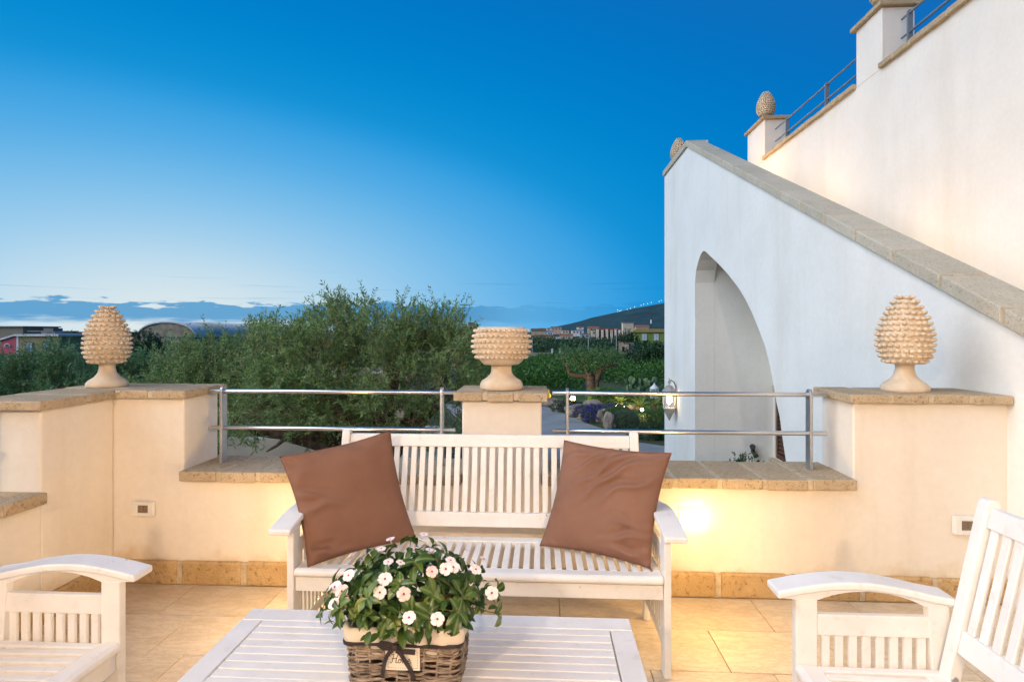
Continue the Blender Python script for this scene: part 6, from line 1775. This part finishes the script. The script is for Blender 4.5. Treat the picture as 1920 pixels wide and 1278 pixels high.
a2, b2 = at(113.5, 646, d - 1), at(136, 660, d - 1); q = MB(); q.prism([(a2.x, GZ), (b2.x, GZ), (b2.x, a2.z), (b2.x - .25, a2.z), (b2.x - .7, a2.z - .5), (a2.x, a2.z - .4)], 'y', a2.y, a2.y + .25); part('yard_wall', q, och, t, recalc=True)
house_at('pale flat shed between the ochre house and the corner pine cone', 117, 152, 627, 650, 75, plain('pale shed', (0.52, 0.48, 0.42)), tile2, 'flat', ((.3, .9, .1, .05),), name='shed', cat='shed')
house_at('brown walled shed left of the vaulted hangar', 238, 262, 628, 650, 92, plain('brown shed', (0.24, 0.17, 0.13)), tile2, 'flat', (), name='shed', cat='shed')
d = 90
a = at(262, 630, d); b = at(366, 630, d); top = at(312, 606, d).z
t = thing('hangar', 'old barrel vaulted hangar with bare arched gable behind the olives', 'building', ((a.x + b.x) / 2, a.y + 15, GZ))
cx = (a.x + b.x) / 2; hw = (b.x - a.x) / 2; rise = top - a.z
arc = [(cx + hw * math.cos(PI * i / 20), a.z + rise * math.sin(PI * i / 20) ** 0.9) for i in range(21)]
gwall = plain('stained hangar gable', (0.48, 0.40, 0.29), 0.95, 0.45, 0.6)
q = MB(); fillp = [(b.x, GZ)] + arc + [(a.x, GZ)]; q.prism(fillp, 'y', a.y, a.y + .5); part('gable_wall', q, gwall, t, recalc=True)
q = MB(); q.prism([(a.x, a.z - .25), (b.x, a.z - .25), (b.x, a.z - .05), (a.x, a.z - .05)], 'y', a.y - .08, a.y - .002); part('string_course', q, conc, t, recalc=True)
arco = [(cx + (hw + .35) * math.cos(PI * i / 20), a.z + (rise + .28) * math.sin(PI * i / 20) ** 0.9 + .02) for i in range(21)]
for k in range(8):
    y0_ = a.y - .2 + k * 5.0; q = MB(); vs = [(x, yy, z) for yy in (y0_, y0_ + 4.9) for x, z in arco] + [(x, yy, z - .2) for yy in (y0_, y0_ + 4.9) for x, z in arco]
    n = 21; fs = [(i, i + 1, n + i + 1, n + i) for i in range(20)] + [(2 * n + i, 3 * n + i, 3 * n + i + 1, 2 * n + i + 1) for i in range(20)] + [(i, 2 * n + i, 2 * n + i + 1, i + 1) for i in range(20)] + [(n + i, n + i + 1, 3 * n + i + 1, 3 * n + i) for i in range(20)]
    q.add(vs, fs); part('roof_panel', q, plain('patched vault %d' % (k % 3), ((0.86, 0.82, 0.78), (0.66, 0.57, 0.50), (0.80, 0.74, 0.68))[k % 3]), t, recalc=True)
q = MB(); q.box(a.x + .1, a.x + .5, a.y + .502, a.y + 39, GZ, a.z + .2); q.box(b.x - .5, b.x - .1, a.y + .502, a.y + 39, GZ, a.z + .2); part('side_wall', q, gwall, t, recalc=True)
d = 150; a, b = at(866, 604, d), at(895, 632, d)
t = thing('ruined_tower', 'ruined stone tower between the big olive and the urn', 'ruin', ((a.x + b.x) / 2, a.y + 2, GZ))
w_ = b.x - a.x; rs = plain('ruin stone', (0.27, 0.21, 0.17), 0.95, 0.5, 0.8)
q = MB(); q.prism([(a.x, GZ), (b.x, GZ), (b.x, a.z - .5), (b.x - w_ * .25, a.z - .35), (b.x - w_ * .3, a.z), (a.x + w_ * .42, a.z + .05), (a.x + w_ * .38, a.z - .9), (a.x + w_ * .12, a.z - 1.2), (a.x + .05, a.z - 2.0)], 'y', a.y, a.y + 3); part('wall', q, rs, t, recalc=True)
q = MB(); q.box(a.x + w_ * .55, a.x + w_ * .68, a.y - .05, a.y - .002, a.z - 1.9, a.z - 1.1); part('opening', q, M['black'], t, recalc=True)

# lights of the village on the mountain
for k, (u, v) in enumerate(((1153, 589), (1156, 586), (1158, 585), (1161, 583), (1164, 582), (1158, 581), (1176, 580), (1182, 578), (1190, 575), (1202, 572), (1207, 570), (1214, 569), (1221, 567), (1236, 565), (1240, 563))):
    p = at(u, v, 3950)
    q = MB(); q.ball((0, 0, 0), 1.7, 6, 4)
    o = link('street_light', q.mesh('street_light', M['farlight']), None, (p.x, p.y, p.z))
    tag(o, 'tiny pale street light on the mountain ridge', 'street light', 'street lights of the mountain village')
